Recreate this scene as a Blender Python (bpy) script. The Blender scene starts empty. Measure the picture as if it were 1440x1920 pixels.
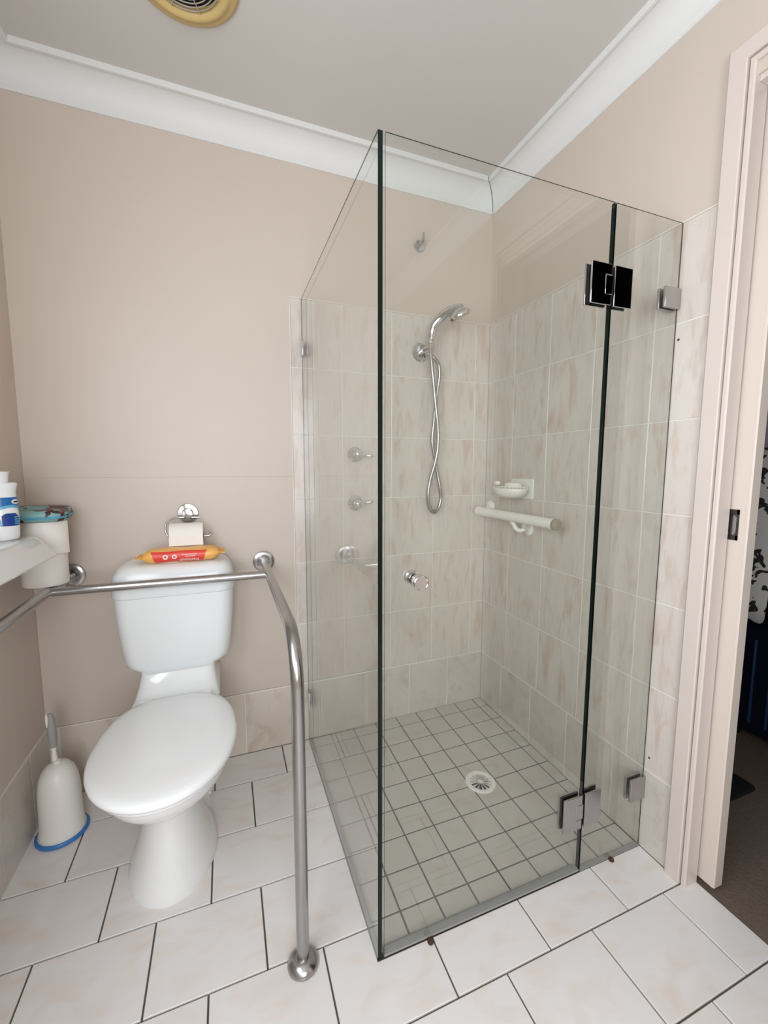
import bpy, bmesh, math, random
from mathutils import Vector, Matrix

random.seed(7)
SC = bpy.context.scene
COL = SC.collection
PI = math.pi

# ------------------------------------------------------------------ camera
CAM = Vector((-1.12156, -1.62915, 1.12542))
yaw, pitch, roll, FPX = 0.3637, -0.10628, 0.00137, 780.653
fw = Vector((math.sin(yaw) * math.cos(pitch), math.cos(yaw) * math.cos(pitch), math.sin(pitch)))
rt = Vector((math.cos(yaw), -math.sin(yaw), 0))
up = rt.cross(fw)
r2 = rt * math.cos(roll) + up * math.sin(roll)
u2 = -rt * math.sin(roll) + up * math.cos(roll)
cd = bpy.data.cameras.new('camera')
cd.sensor_fit = 'VERTICAL'
cd.sensor_height = 36.0
cd.sensor_width = 27.0
cd.lens = FPX / 1920.0 * 36.0
cd.clip_start = 0.02
cam = bpy.data.objects.new('camera', cd)
COL.objects.link(cam)
M = Matrix.Identity(4)
for i in range(3):
    M[i][0] = r2[i]; M[i][1] = u2[i]; M[i][2] = -fw[i]; M[i][3] = CAM[i]
cam.matrix_world = M
SC.camera = cam

# ------------------------------------------------------------------ world, light, exposure
w = bpy.data.worlds.new('world'); SC.world = w
w.use_nodes = True
w.node_tree.nodes['Background'].inputs[0].default_value = (0.75, 0.85, 1.0, 1)
w.node_tree.nodes['Background'].inputs[1].default_value = 0.6

WIN = dict(y0=-2.15, y1=-0.98, z0=0.96, z1=1.90)      # window in the left wall, beside the photographer
XL, XR, YB, YF = -1.715, 0.0, 0.0, -2.75              # room extents
ZC = 2.302                                            # ceiling
def area(name, loc, rot, sx, sy, power, col):
    l = bpy.data.lights.new(name, 'AREA'); l.shape = 'RECTANGLE'
    l.size = sx; l.size_y = sy; l.energy = power; l.color = col
    o = bpy.data.objects.new(name, l); COL.objects.link(o)
    o.location = loc; o.rotation_euler = rot
    return o
area('window_daylight', (XL + 0.012, (WIN['y0'] + WIN['y1']) / 2, (WIN['z0'] + WIN['z1']) / 2),
     (0, -PI / 2, 0), WIN['z1'] - WIN['z0'] - 0.08, WIN['y1'] - WIN['y0'] - 0.08, 25.0, (0.885, 0.94, 1.0))
ADDED_WIN = dict(x0=-1.62, x1=-0.82, z0=0.60, z1=1.86)    # unseen rear window, added to brighten the toilet and left floor
area('added_rear_light', ((ADDED_WIN['x0'] + ADDED_WIN['x1']) / 2, YF + 0.012, (ADDED_WIN['z0'] + ADDED_WIN['z1']) / 2), (PI / 2, 0, 0), ADDED_WIN['x1'] - ADDED_WIN['x0'] - 0.08, ADDED_WIN['z1'] - ADDED_WIN['z0'] - 0.08, 26.0, (0.885, 0.94, 1.0))

SC.view_settings.view_transform = 'Standard'
SC.view_settings.look = 'None'
SC.view_settings.gamma = 1.0
SC.view_settings.use_curve_mapping = False
SC.view_settings.exposure = -0.18
SC.cycles.max_bounces = 10
SC.cycles.diffuse_bounces = 6
SC.cycles.glossy_bounces = 5
SC.cycles.transmission_bounces = 8
SC.cycles.transparent_max_bounces = 16
SC.cycles.sample_clamp_indirect = 4.0
SC.cycles.caustics_reflective = False
SC.cycles.caustics_refractive = False
SC.cycles.use_denoising = True

# ------------------------------------------------------------------ helpers
def lin(r, g, b):
    f = lambda c: ((c / 255.0) / 12.92 if c / 255.0 <= 0.04045 else ((c / 255.0 + 0.055) / 1.055) ** 2.4)
    return (f(r), f(g), f(b), 1.0)

def tag(o, label=None, cat=None, group=None, kind=None):
    if label: o['label'] = label
    if cat: o['category'] = cat
    if group: o['group'] = group
    if kind: o['kind'] = kind
    return o

def mesh_obj(name, verts, faces, mat, parent=None, smooth=False, loc=None, mats=None, fmat=None, auto=None):
    me = bpy.data.meshes.new(name)
    me.from_pydata([tuple(v) for v in verts], [], faces)
    if mats:
        for m in mats: me.materials.append(m)
        if fmat:
            for p, i in zip(me.polygons, fmat): p.material_index = i
    else:
        me.materials.append(mat)
    bm = bmesh.new(); bm.from_mesh(me)
    bmesh.ops.recalc_face_normals(bm, faces=bm.faces)
    bm.to_mesh(me); bm.free()
    if smooth:
        for p in me.polygons: p.use_smooth = True
        if auto is not None:
            try: me.set_sharp_from_angle(angle=auto)
            except Exception: pass
    me.update()
    o = bpy.data.objects.new(name, me); COL.objects.link(o)
    if loc is not None: o.location = loc
    if parent is not None: attach(o, parent)
    return o

def attach(o, parent):
    # meshes are built in room coordinates: cancel the parent's own place
    o.parent = parent
    t = Vector((0, 0, 0)); p = parent
    while p is not None:
        t += p.location; p = p.parent
    o.location = o.location - t

def thing(name, label, cat, loc, group=None):
    e = bpy.data.objects.new(name, None); COL.objects.link(e)
    e.empty_display_size = 0.05; e.location = loc
    return tag(e, label, cat, group)

class MB:
    """collects geometry for ONE mesh object"""
    def __init__(s): s.v = []; s.f = []; s.m = []
    def add(s, v, f, m=0):
        n = len(s.v); s.v += [Vector(a) for a in v]
        s.f += [tuple(i + n for i in q) for q in f]; s.m += [m] * len(f)
        return s
    def box(s, a, b, m=0):
        (x0, y0, z0), (x1, y1, z1) = a, b
        v = [(x0, y0, z0), (x1, y0, z0), (x1, y1, z0), (x0, y1, z0), (x0, y0, z1), (x1, y0, z1), (x1, y1, z1), (x0, y1, z1)]
        return s.add(v, [(0, 3, 2, 1), (4, 5, 6, 7), (0, 1, 5, 4), (1, 2, 6, 5), (2, 3, 7, 6), (3, 0, 4, 7)], m)
    def loft(s, rings, close=True, cap0=True, cap1=True, m=0):
        n = len(rings[0]); v = [p for r in rings for p in r]; f = []
        for i in range(len(rings) - 1):
            for j in range(n if close else n - 1):
                k = (j + 1) % n
                f.append((i * n + j, i * n + k, (i + 1) * n + k, (i + 1) * n + j))
        if cap0: f.append(tuple(range(n - 1, -1, -1)))
        if cap1: f.append(tuple((len(rings) - 1) * n + j for j in range(n)))
        return s.add(v, f, m)
    def lathe(s, prof, origin, axis, seg=32, m=0, cap0=True, cap1=True):
        """prof: [(radius, distance along axis)]"""
        a = Vector(axis).normalized()
        t = Vector((0, 0, 1)) if abs(a.z) < 0.9 else Vector((1, 0, 0))
        e1 = a.cross(t).normalized(); e2 = a.cross(e1)
        o = Vector(origin)
        rings = [[o + a * d + (e1 * math.cos(2 * PI * j / seg) + e2 * math.sin(2 * PI * j / seg)) * max(r, 1e-5)
                  for j in range(seg)] for r, d in prof]
        return s.loft(rings, True, cap0, cap1, m)
    def tube(s, pts, r, seg=14, m=0, cap=True, closed=False):
        pts = [Vector(p) for p in pts]; n = len(pts)
        rad = r if isinstance(r, (list, tuple)) else [r] * n
        tang = []
        for i in range(n):
            a = pts[(i - 1) % n] if (closed or i > 0) else pts[i]
            b = pts[(i + 1) % n] if (closed or i < n - 1) else pts[i]
            tang.append((b - a).normalized())
        t0 = tang[0]; h = Vector((0, 0, 1)) if abs(t0.z) < 0.9 else Vector((1, 0, 0))
        e1 = t0.cross(h).normalized(); rings = []
        for i in range(n):
            if i:
                q = tang[i - 1].rotation_difference(tang[i]); e1 = q @ e1
            e1 = (e1 - tang[i] * e1.dot(tang[i])).normalized(); e2 = tang[i].cross(e1)
            rings.append([pts[i] + (e1 * math.cos(2 * PI * j / seg) + e2 * math.sin(2 * PI * j / seg)) * rad[i] for j in range(seg)])
        if closed: rings.append(rings[0])
        return s.loft(rings, True, cap and not closed, cap and not closed, m)
    def build(s, name, mat, parent=None, smooth=False, auto=0.7, bevel=0, bseg=2, sub=0, mats=None, loc=None):
        o = mesh_obj(name, s.v, s.f, mat, parent, smooth, loc=loc, mats=mats, fmat=s.m if mats else None, auto=auto if smooth else None)
        if bevel:
            b = o.modifiers.new('bevel', 'BEVEL'); b.width = bevel; b.segments = bseg; b.limit_method = 'ANGLE'; b.angle_limit = 0.6
            for p in o.data.polygons: p.use_smooth = True
            try: o.data.set_sharp_from_angle(angle=0.9)
            except Exception: pass
        if sub:
            q = o.modifiers.new('sub', 'SUBSURF'); q.levels = sub; q.render_levels = sub
            for p in o.data.polygons: p.use_smooth = True
        return o

def smooth_path(pts, n=8):
    pts = [Vector(p) for p in pts]; out = []
    for i in range(len(pts) - 1):
        p0 = pts[max(i - 1, 0)]; p1 = pts[i]; p2 = pts[i + 1]; p3 = pts[min(i + 2, len(pts) - 1)]
        for k in range(n):
            t = k / n
            out.append(0.5 * ((2 * p1) + (p2 - p0) * t + (2 * p0 - 5 * p1 + 4 * p2 - p3) * t * t + (3 * p1 - p0 - 3 * p2 + p3) * t ** 3))
    out.append(pts[-1]); return out

def arc(c, r, a0, a1, n, e1, e2):
    c = Vector(c); e1 = Vector(e1); e2 = Vector(e2)
    return [c + (e1 * math.cos(a0 + (a1 - a0) * i / n) + e2 * math.sin(a0 + (a1 - a0) * i / n)) * r for i in range(n + 1)]

def rrect(cx, cy, hx, hy, r, z, seg=5):
    r = min(r, hx * 0.999, hy * 0.999); out = []
    for (sx, sy, a) in ((1, 1, 0), (-1, 1, PI / 2), (-1, -1, PI), (1, -1, 1.5 * PI)):
        for i in range(seg + 1):
            t = a + PI / 2 * i / seg
            out.append(Vector((cx + sx * (hx - r) + r * math.cos(t), cy + sy * (hy - r) + r * math.sin(t), z)))
    return out

# ------------------------------------------------------------------ materials
def nmat(name):
    m = bpy.data.materials.new(name); m.use_nodes = True
    nt = m.node_tree; b = nt.nodes['Principled BSDF']
    return m, nt, b

def plain(name, col, rough=0.5, metal=0.0, spec=0.5, coat=0.0, noise=0.0, nscale=40.0, bump=0.0):
    m, nt, b = nmat(name)
    b.inputs['Roughness'].default_value = rough
    b.inputs['Metallic'].default_value = metal
    b.inputs['Specular IOR Level'].default_value = spec
    if coat: b.inputs['Coat Weight'].default_value = coat; b.inputs['Coat Roughness'].default_value = 0.05
    tc = nt.nodes.new('ShaderNodeTexCoord')
    nz = nt.nodes.new('ShaderNodeTexNoise'); nz.inputs['Scale'].default_value = nscale; nz.inputs['Detail'].default_value = 4
    nt.links.new(tc.outputs['Object'], nz.inputs['Vector'])
    mx = nt.nodes.new('ShaderNodeMix'); mx.data_type = 'RGBA'
    mx.inputs[6].default_value = tuple(max(0, c * (1 - noise)) for c in col[:3]) + (1,)
    mx.inputs[7].default_value = tuple(min(1, c * (1 + noise)) for c in col[:3]) + (1,)
    nt.links.new(nz.outputs['Fac'], mx.inputs[0]); nt.links.new(mx.outputs[2], b.inputs['Base Color'])
    if bump:
        bp = nt.nodes.new('ShaderNodeBump'); bp.inputs['Strength'].default_value = bump; bp.inputs['Distance'].default_value = 0.002
        nt.links.new(nz.outputs['Fac'], bp.inputs['Height']); nt.links.new(bp.outputs[0], b.inputs['Normal'])
    return m

def tile_mat(name, base, pale, stain, vec_scale, rot=(0, 0, 0), amount=0.5, rough=0.22, fine=0.0, grey=None, lo=0.56, hi=0.74):
    """glazed tile: every tile draws its own piece of a streaky marble pattern"""
    m, nt, b = nmat(name); N = nt.nodes; L = nt.links
    b.inputs['Roughness'].default_value = rough
    tc = N.new('ShaderNodeTexCoord'); oi = N.new('ShaderNodeObjectInfo')
    sc = N.new('ShaderNodeVectorMath'); sc.operation = 'SCALE'; sc.inputs[3].default_value = 37.0
    cx = N.new('ShaderNodeCombineXYZ')
    for i in range(3): L.new(oi.outputs['Random'], cx.inputs[i])
    L.new(cx.outputs[0], sc.inputs[0])
    mp = N.new('ShaderNodeMapping'); mp.inputs['Scale'].default_value = vec_scale; mp.inputs['Rotation'].default_value = rot
    L.new(tc.outputs['Object'], mp.inputs['Vector'])
    ad = N.new('ShaderNodeVectorMath'); ad.operation = 'ADD'
    L.new(mp.outputs[0], ad.inputs[0]); L.new(sc.outputs[0], ad.inputs[1])
    n1 = N.new('ShaderNodeTexNoise'); n1.inputs['Scale'].default_value = 1.0; n1.inputs['Detail'].default_value = 5; n1.inputs['Distortion'].default_value = 0.6
    L.new(ad.outputs[0], n1.inputs['Vector'])
    r1 = N.new('ShaderNodeMapRange'); r1.inputs['From Min'].default_value = lo; r1.inputs['From Max'].default_value = hi
    r1.inputs['To Max'].default_value = amount
    L.new(n1.outputs['Fac'], r1.inputs['Value'])
    n2 = N.new('ShaderNodeTexNoise'); n2.inputs['Scale'].default_value = 0.6; n2.inputs['Detail'].default_value = 3
    a2 = N.new('ShaderNodeVectorMath'); a2.operation = 'ADD'; a2.inputs[1].default_value = (9.3, 4.1, 7.7)
    L.new(ad.outputs[0], a2.inputs[0]); L.new(a2.outputs[0], n2.inputs['Vector'])
    m1 = N.new('ShaderNodeMix'); m1.data_type = 'RGBA'; m1.inputs[6].default_value = base; m1.inputs[7].default_value = pale
    L.new(n2.outputs['Fac'], m1.inputs[0])
    m2 = N.new('ShaderNodeMix'); m2.data_type = 'RGBA'; m2.inputs[7].default_value = stain
    L.new(m1.outputs[2], m2.inputs[6]); L.new(r1.outputs[0], m2.inputs[0])
    out = m2
    if grey:
        n3 = N.new('ShaderNodeTexNoise'); n3.inputs['Scale'].default_value = 1.7; n3.inputs['Detail'].default_value = 8; n3.inputs['Roughness'].default_value = 0.7
        a3 = N.new('ShaderNodeVectorMath'); a3.operation = 'ADD'; a3.inputs[1].default_value = (1.3, 14.1, 3.7)
        L.new(ad.outputs[0], a3.inputs[0]); L.new(a3.outputs[0], n3.inputs['Vector'])
        r3 = N.new('ShaderNodeMapRange'); r3.inputs['From Min'].default_value = 0.52; r3.inputs['From Max'].default_value = 0.72; r3.inputs['To Max'].default_value = 0.55
        L.new(n3.outputs['Fac'], r3.inputs['Value'])
        m3 = N.new('ShaderNodeMix'); m3.data_type = 'RGBA'; m3.inputs[7].default_value = grey
        L.new(m2.outputs[2], m3.inputs[6]); L.new(r3.outputs[0], m3.inputs[0]); out = m3
    if fine:
        n4 = N.new('ShaderNodeTexNoise'); n4.inputs['Scale'].default_value = 350.0; n4.inputs['Detail'].default_value = 2
        L.new(tc.outputs['Object'], n4.inputs['Vector'])
        bp = N.new('ShaderNodeBump'); bp.inputs['Strength'].default_value = fine; bp.inputs['Distance'].default_value = 0.001
        L.new(n4.outputs['Fac'], bp.inputs['Height']); L.new(bp.outputs[0], b.inputs['Normal'])
    L.new(out.outputs[2], b.inputs['Base Color'])
    return m

def glass_mat(name, tint, refl=1.0):
    m = bpy.data.materials.new(name); m.use_nodes = True
    nt = m.node_tree; nt.nodes.clear(); N = nt.nodes; L = nt.links
    o = N.new('ShaderNodeOutputMaterial'); t = N.new('ShaderNodeBsdfTransparent'); g = N.new('ShaderNodeBsdfGlossy')
    t.inputs[0].default_value = tint; g.inputs['Roughness'].default_value = 0.0
    g.inputs[0].default_value = (refl, refl, refl, 1)
    geo = N.new('ShaderNodeNewGeometry'); ior = N.new('ShaderNodeMapRange')
    ior.inputs['To Min'].default_value = 1.5; ior.inputs['To Max'].default_value = 1 / 1.5
    L.new(geo.outputs['Backfacing'], ior.inputs['Value'])
    fr = N.new('ShaderNodeFresnel'); L.new(ior.outputs[0], fr.inputs['IOR'])
    mx = N.new('ShaderNodeMixShader'); L.new(fr.outputs[0], mx.inputs[0]); L.new(t.outputs[0], mx.inputs[1]); L.new(g.outputs[0], mx.inputs[2])
    L.new(mx.outputs[0], o.inputs[0])
    return m

PAINT = plain('wall_paint', lin(206, 193, 182), 0.45, noise=0.03, nscale=3, bump=0.05)
CEIL = plain('ceiling_paint', lin(206, 204, 199), 0.8, noise=0.02, nscale=2)
CORN = plain('cornice_paint', lin(224, 225, 224), 0.6, noise=0.015, nscale=5)
TRIM = plain('trim_paint', lin(214, 202, 195), 0.35, noise=0.02, nscale=6)
GROUTW = plain('white_grout', lin(228, 225, 219), 0.8, noise=0.08, nscale=30)
GROUTD = plain('dark_grout', lin(96, 88, 80), 0.9, noise=0.25, nscale=25)
WTILE = tile_mat('wall_tile_glaze', lin(209, 199, 190), lin(219, 212, 205), lin(197, 171, 155), (27, 27, 7.0), rot=(0.0, 0.20, 0.0), amount=0.72, lo=0.53, hi=0.73, rough=0.16, grey=lin(186, 174, 165))
SKTILE = tile_mat('skirting_tile_glaze', lin(200, 193, 184), lin(214, 208, 200), lin(192, 171, 152), (11, 11, 9), amount=0.5, rough=0.3, grey=lin(170, 164, 156))
OSTILE = tile_mat('outer_skirting_glaze', lin(208, 195, 182), lin(220, 211, 201), lin(186, 158, 136), (13, 13, 8), rot=(0, 0.2, 0), amount=0.7, rough=0.25)
FTILE = tile_mat('floor_tile_glaze', lin(228, 224, 222), lin(236, 234, 234), lin(225, 210, 197), (9, 16, 9), rot=(0, 0, 0.5), amount=0.7, rough=0.3, lo=0.5, hi=0.75)
STILE = tile_mat('shower_floor_tile_glaze', lin(186, 181, 172), lin(198, 194, 186), lin(180, 170, 156), (18, 18, 18), amount=0.6, rough=0.55, fine=0.25)
GLASS = glass_mat('shower_glass', (0.945, 0.957, 0.943, 1))
GEDGE = plain('glass_edge_green', lin(8, 22, 18), 0.2, spec=0.25)
SEAL = plain('clear_grey_seal', lin(150, 150, 148), 0.3)
CHROME = plain('chrome', (0.66, 0.665, 0.68, 1), 0.06, 1.0)
SATIN = plain('satin_steel', (0.50, 0.48, 0.48, 1), 0.26, 1.0, noise=0.06, nscale=60)
STEEL = plain('rail_stainless', (0.42, 0.412, 0.408, 1), 0.25, 1.0, noise=0.08, nscale=30)
BLACKRUB = plain('black_gasket', lin(16, 15, 15), 0.6)
CERAM = plain('vitreous_china', lin(236, 238, 238), 0.09, spec=0.55)
CISTP = plain('cistern_plastic', lin(232, 235, 236), 0.16)
SEATP = plain('seat_plastic', lin(238, 240, 241), 0.12)
WHITEP = plain('white_plastic', lin(236, 234, 228), 0.35)
CREAMP = plain('cream_plastic', lin(240, 238, 230), 0.38)
PAPER = plain('tissue_paper', lin(240, 236, 230), 0.95, noise=0.02, nscale=80, bump=0.15)
CARD = plain('cardboard_core', lin(190, 165, 135), 0.9)
YELLOWED = plain('yellowed_plastic', lin(206, 180, 118), 0.5, noise=0.06, nscale=8)
GREYMET = plain('grille_grey', lin(168, 158, 144), 0.4)
DARK = plain('dark_void', lin(20, 18, 16), 0.9)
BLUEP = plain('blue_plastic', lin(58, 122, 190), 0.4)
GREYP = plain('grey_rubber_grip', lin(160, 160, 158), 0.6)
WHITEB = plain('bottle_white', lin(238, 240, 242), 0.25)
BLUE1 = plain('label_blue', lin(22, 104, 170), 0.3)
BLUE2 = plain('label_sky', lin(96, 176, 212), 0.3)
BLUE3 = plain('label_navy', lin(24, 62, 140), 0.3)
INKB = plain('ink_black', lin(24, 24, 28), 0.5)
INKW = plain('ink_white', lin(240, 238, 236), 0.5)
ORANGE = plain('wrapper_orange', lin(238, 178, 92), 0.35, noise=0.05, nscale=60)
RED = plain('wrapper_red', lin(222, 66, 52), 0.35)
BROWN = plain('rust_brown', lin(72, 44, 36), 0.8)
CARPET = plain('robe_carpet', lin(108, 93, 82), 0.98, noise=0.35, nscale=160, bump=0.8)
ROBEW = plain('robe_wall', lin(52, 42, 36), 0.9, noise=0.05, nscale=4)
NAVY = plain('navy_shell', lin(12, 20, 36), 0.35)
NAVYL = plain('navy_rib', lin(34, 54, 88), 0.3)
MATBLK = plain('black_rubber', lin(22, 22, 24), 0.7, noise=0.2, nscale=90)
WOOD = plain('dark_wood', lin(84, 54, 36), 0.5, noise=0.2, nscale=12)
DOORP = plain('door_paint', lin(212, 200, 189), 0.4, noise=0.015, nscale=3)
BRONZE = plain('dark_bronze', lin(70, 66, 62), 0.4, 0.7)
SOAP = plain('white_soap', lin(242, 238, 226), 0.4)
WINP = plain('frosted_pane', lin(235, 240, 245), 0.6)

# ------------------------------------------------------------------ setting: tiles
_slabs = {}
def slab(kind, a, b, t, bev, mat):
    """thin glazed piece a x b, thickness t; kind says which way its face looks"""
    key = (kind, round(a, 4), round(b, 4), round(t, 4), mat.name)
    if key in _slabs: return _slabs[key]
    h, k = a / 2, b / 2
    base = [(-h, -k), (h, -k), (h, k), (-h, k)]
    top = [(-h + bev, -k + bev), (h - bev, -k + bev), (h - bev, k - bev), (-h + bev, k - bev)]
    pts = [(p[0], p[1], -t) for p in base] + [(p[0], p[1], -bev * 0.7) for p in base] + [(p[0], p[1], 0) for p in top]
    mp = {'z': lambda p: (p[0], p[1], p[2]), '-y': lambda p: (p[0], -p[2], p[1]), '-x': lambda p: (-p[2], p[0], p[1]), '+x': lambda p: (p[2], p[0], p[1])}[kind]
    f = []
    for q in (0, 4):
        for j in range(4): f.append((q + j, q + (j + 1) % 4, q + 4 + (j + 1) % 4, q + 4 + j))
    f += [(8, 9, 10, 11), (3, 2, 1, 0)]
    me = bpy.data.meshes.new('tile'); me.from_pydata([mp(p) for p in pts], [], f); me.materials.append(mat)
    bm = bmesh.new(); bm.from_mesh(me); bmesh.ops.recalc_face_normals(bm, faces=bm.faces); bm.to_mesh(me); bm.free()
    _slabs[key] = me
    return me
def piece(name, kind, a, b, t, mat, loc, parent, bev=0.0012):
    o = bpy.data.objects.new(name, slab(kind, a, b, t, bev, mat)); COL.objects.link(o)
    o.location = loc; attach(o, parent); return o

GX, GY = -0.829, -0.8335            # planes of the shower glass
GT = 0.010                          # glass thickness
SK = 0.2503                         # skirting height
TH, TW = 0.25, 0.1995               # wall tile
TTOP = SK + 6 * TH
XT = -0.875                         # left edge of the tiled strip
WP = 0.005                          # painted plane lies behind the tile faces

# --- floor
mb = MB().box((XL - 0.1, YF - 0.1, -0.08), (0.05, 0.1, -0.0048))
floor = tag(mb.build('floor', GROUTD), kind='structure')
g = 0.0042
rows = [-0.0, -0.160, -0.363, -0.566, -0.766, -0.9625, -1.157, -1.357, -1.557, -1.757, -1.957, -2.157, -2.357, -2.557, -2.75]
for i in range(len(rows) - 1):
    y1, y0 = rows[i], rows[i + 1]
    off = -0.195 if i % 2 == 0 else -0.0715
    xs = [0.045] + [off - 0.25 * k for k in range(9)]
    if xs[1] > 0.0: xs.pop(1)
    xs = [x for x in xs if x > XL + 0.02] + [XL]
    for j in range(len(xs) - 1):
        xa, xb = xs[j + 1] + g / 2, xs[j] - g / 2
        ya, yb = y0 + g / 2, y1 - g / 2
        ya2 = max(ya, YF)
        def put(x0, x1, yy0, yy1):
            if x1 - x0 < 0.012 or yy1 - yy0 < 0.012: return
            piece('floor_tile', 'z', x1 - x0, yy1 - yy0, 0.006, FTILE, ((x0 + x1) / 2, (yy0 + yy1) / 2, 0), floor)
        if y1 <= GY - 0.006: 
            # only the doorway strip reaches past the wall line
            put(xa, min(xb, 0.045 if y0 < -0.97 else -0.001), ya2, yb)
        elif y0 >= GY:
            put(xa, min(xb, GX - 0.006), ya2, yb)
        else:                               # row cut by the front of the shower
            if xb <= GX: put(xa, xb, ya2, yb)
            elif xa < GX:                   # one tile notched round the corner of the glass
                cx_, cy_ = GX - 0.006, GY - 0.007
                P_ = [(xa, ya2), (xb, ya2), (xb, cy_), (cx_, cy_), (cx_, yb), (xa, yb)]
                I_ = [(xa + .0012, ya2 + .0012), (xb - .0012, ya2 + .0012), (xb - .0012, cy_ - .0012), (cx_ - .0012, cy_ - .0012), (cx_ - .0012, yb - .0012), (xa + .0012, yb - .0012)]
                L_ = Vector(((xa + xb) / 2, (ya2 + yb) / 2, 0))
                MB().loft([[Vector((p[0], p[1], z_)) - L_ for p in R_] for R_, z_ in ((P_, -.006), (P_, -.0009), (I_, 0))]).build('floor_tile', FTILE, floor, loc=L_)
            else: put(xa, min(xb, -0.001), ya2, GY - 0.007)

# --- shower floor: 100 mm tiles laid to falls
def zf(x, y):
    u = (x - GX) / -GX; v = -y / 0.833
    bk = 0.006 + 0.009 * u; fr = -0.001 + 0.002 * u
    d2 = (x + 0.303) ** 2 + (y + 0.458) ** 2
    return bk * (1 - v) + fr * v - 0.004 * math.exp(-d2 / 0.05)
xs = [-0.001] + [-0.047 - 0.0995 * k for k in range(8)] + [GX + 0.006]
ys = [-0.001] + [-0.067 - 0.0985 * k for k in range(8)] + [GY + 0.006]
ys = [y for y in ys if y >= GY + 0.006]
n = 12; v = []; f = []
for i in range(n + 1):
    for j in range(n + 1):
        x = GX + (0 - GX) * i / n; y = GY * j / n
        v.append((x, y, zf(x, y) - 0.0022))
for i in range(n):
    for j in range(n):
        a = i * (n + 1) + j; f.append((a, a + 1, a + n + 2, a + n + 1))
shower_floor = tag(mesh_obj('shower_floor', v, f, GROUTD), kind='structure')
for i in range(len(xs) - 1):
    for j in range(len(ys) - 1):
        x0, x1, y0, y1 = xs[i + 1] + 0.0024, xs[i] - 0.0024, ys[j + 1] + 0.0024, ys[j] - 0.0024
        if x1 - x0 < 0.01 or y1 - y0 < 0.01: continue
        c = Vector(((x0 + x1) / 2, (y0 + y1) / 2, zf((x0 + x1) / 2, (y0 + y1) / 2)))
        if abs(c.x + 0.303) < 0.045 and abs(c.y + 0.458) < 0.045 and False: continue
        q = [(x0, y0), (x1, y0), (x1, y1), (x0, y1)]; b = 0.0012
        qi = [(x0 + b, y0 + b), (x1 - b, y0 + b), (x1 - b, y1 - b), (x0 + b, y1 - b)]
        vv = [(px - c.x, py - c.y, zf(px, py) - c.z - 0.006) for px, py in q] + [(px - c.x, py - c.y, zf(px, py) - c.z - b) for px, py in q] + [(px - c.x, py - c.y, zf(px, py) - c.z) for px, py in qi]
        ff = [(k + t, k + (t + 1) % 4, k + 4 + (t + 1) % 4, k + 4 + t) for k in (0, 4) for t in range(4)] + [(8, 9, 10, 11)]
        mesh_obj('shower_tile', vv, ff, STILE, shower_floor, loc=c)

# --- walls
mb = MB().box((XL - 0.12, WP, -0.08), (1.5, 0.12, ZC + 0.1))
wall_back = tag(mb.build('wall_back', PAINT), kind='structure')
# tiled area of the back wall
MB().box((XT + 0.002, 0.0010, SK), (0.0, WP + 0.001, TTOP - 0.001)).build('grout_bed', GROUTW, wall_back)
MB().box((XL, 0.0010, 0.0), (0.0, WP + 0.001, SK - 0.001)).build('grout_bed', GROUTW, wall_back)
gw = 0.0030
bx = [0.0, -0.0705, -0.2700, -0.4695, -0.6780, XT]
for i in range(len(bx) - 1):
    for k in range(6):
        x0, x1 = bx[i + 1] + gw / 2, bx[i] - gw / 2
        z0 = SK + k * TH
        piece('wall_tile', '-y', x1 - x0, TH - gw, 0.0049, WTILE, ((x0 + x1) / 2, 0, z0 + TH / 2), wall_back)
sx = [0.0, -0.185, -0.378, -0.580, -0.780, GX]
for i in range(len(sx) - 1):
    x0, x1 = sx[i + 1] + 0.0022, sx[i] - 0.0022
    piece('skirting_tile', '-y', x1 - x0, SK - 0.006, 0.0049, SKTILE, ((x0 + x1) / 2, -0.0004, SK / 2 - 0.002), wall_back)
sx = [GX, -0.88, -1.08, -1.28, -1.48, -1.68, XL]
for i in range(len(sx) - 1):
    x0, x1 = sx[i + 1] + 0.0022, sx[i] - 0.0022
    piece('skirting_tile', '-y', x1 - x0, SK - 0.006, 0.0049, OSTILE, ((x0 + x1) / 2, -0.0006, SK / 2 - 0.002), wall_back)
# painted-over lower panel with its worn top edge, and the top/edge trim of the tiling
MB().box((XL, 0.0012, SK + 0.001), (XT - 0.001, WP + 0.001, 1.092)).build('painted_panel', PAINT, wall_back, bevel=0.0015, bseg=2)
MB().box((XT, -0.0006, TTOP - 0.0005), (0.0, WP + 0.001, TTOP + 0.0022)).build('tile_edge_strip', GROUTW, wall_back)
MB().box((XT - 0.0022, -0.0006, SK), (XT + 0.0005, WP + 0.001, TTOP + 0.0022)).build('tile_edge_strip', GROUTW, wall_back)

# left wall with window opening
WX = XL
mb = MB()
mb.box((WX - 0.12, YF, -0.08), (WX, WIN['y0'], ZC + 0.1)); mb.box((WX - 0.12, WIN['y1'], -0.08), (WX, 0.1, ZC + 0.1))
mb.box((WX - 0.12, WIN['y0'], -0.08), (WX, WIN['y1'], WIN['z0'])); mb.box((WX - 0.12, WIN['y0'], WIN['z1']), (WX, WIN['y1'], ZC + 0.1))
wall_left = tag(mb.build('wall_left', PAINT), kind='structure')
MB().box((WX, YF, 0), (WX + 0.0032, 0.0, SK - 0.001)).build('grout_bed', GROUTW, wall_left)
yy = [0.0, -0.138] + [-0.138 - 0.2 * k for k in range(1, 14)]
for i in range(len(yy) - 1):
    y1, y0 = yy[i] - 0.0016, max(yy[i + 1], YF) + 0.0016
    if y1 - y0 < 0.02: continue
    piece('skirting_tile', '+x', y1 - y0, SK - 0.004, 0.005, SKTILE, (WX + 0.005, (y0 + y1) / 2, SK / 2 - 0.002), wall_left)
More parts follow.
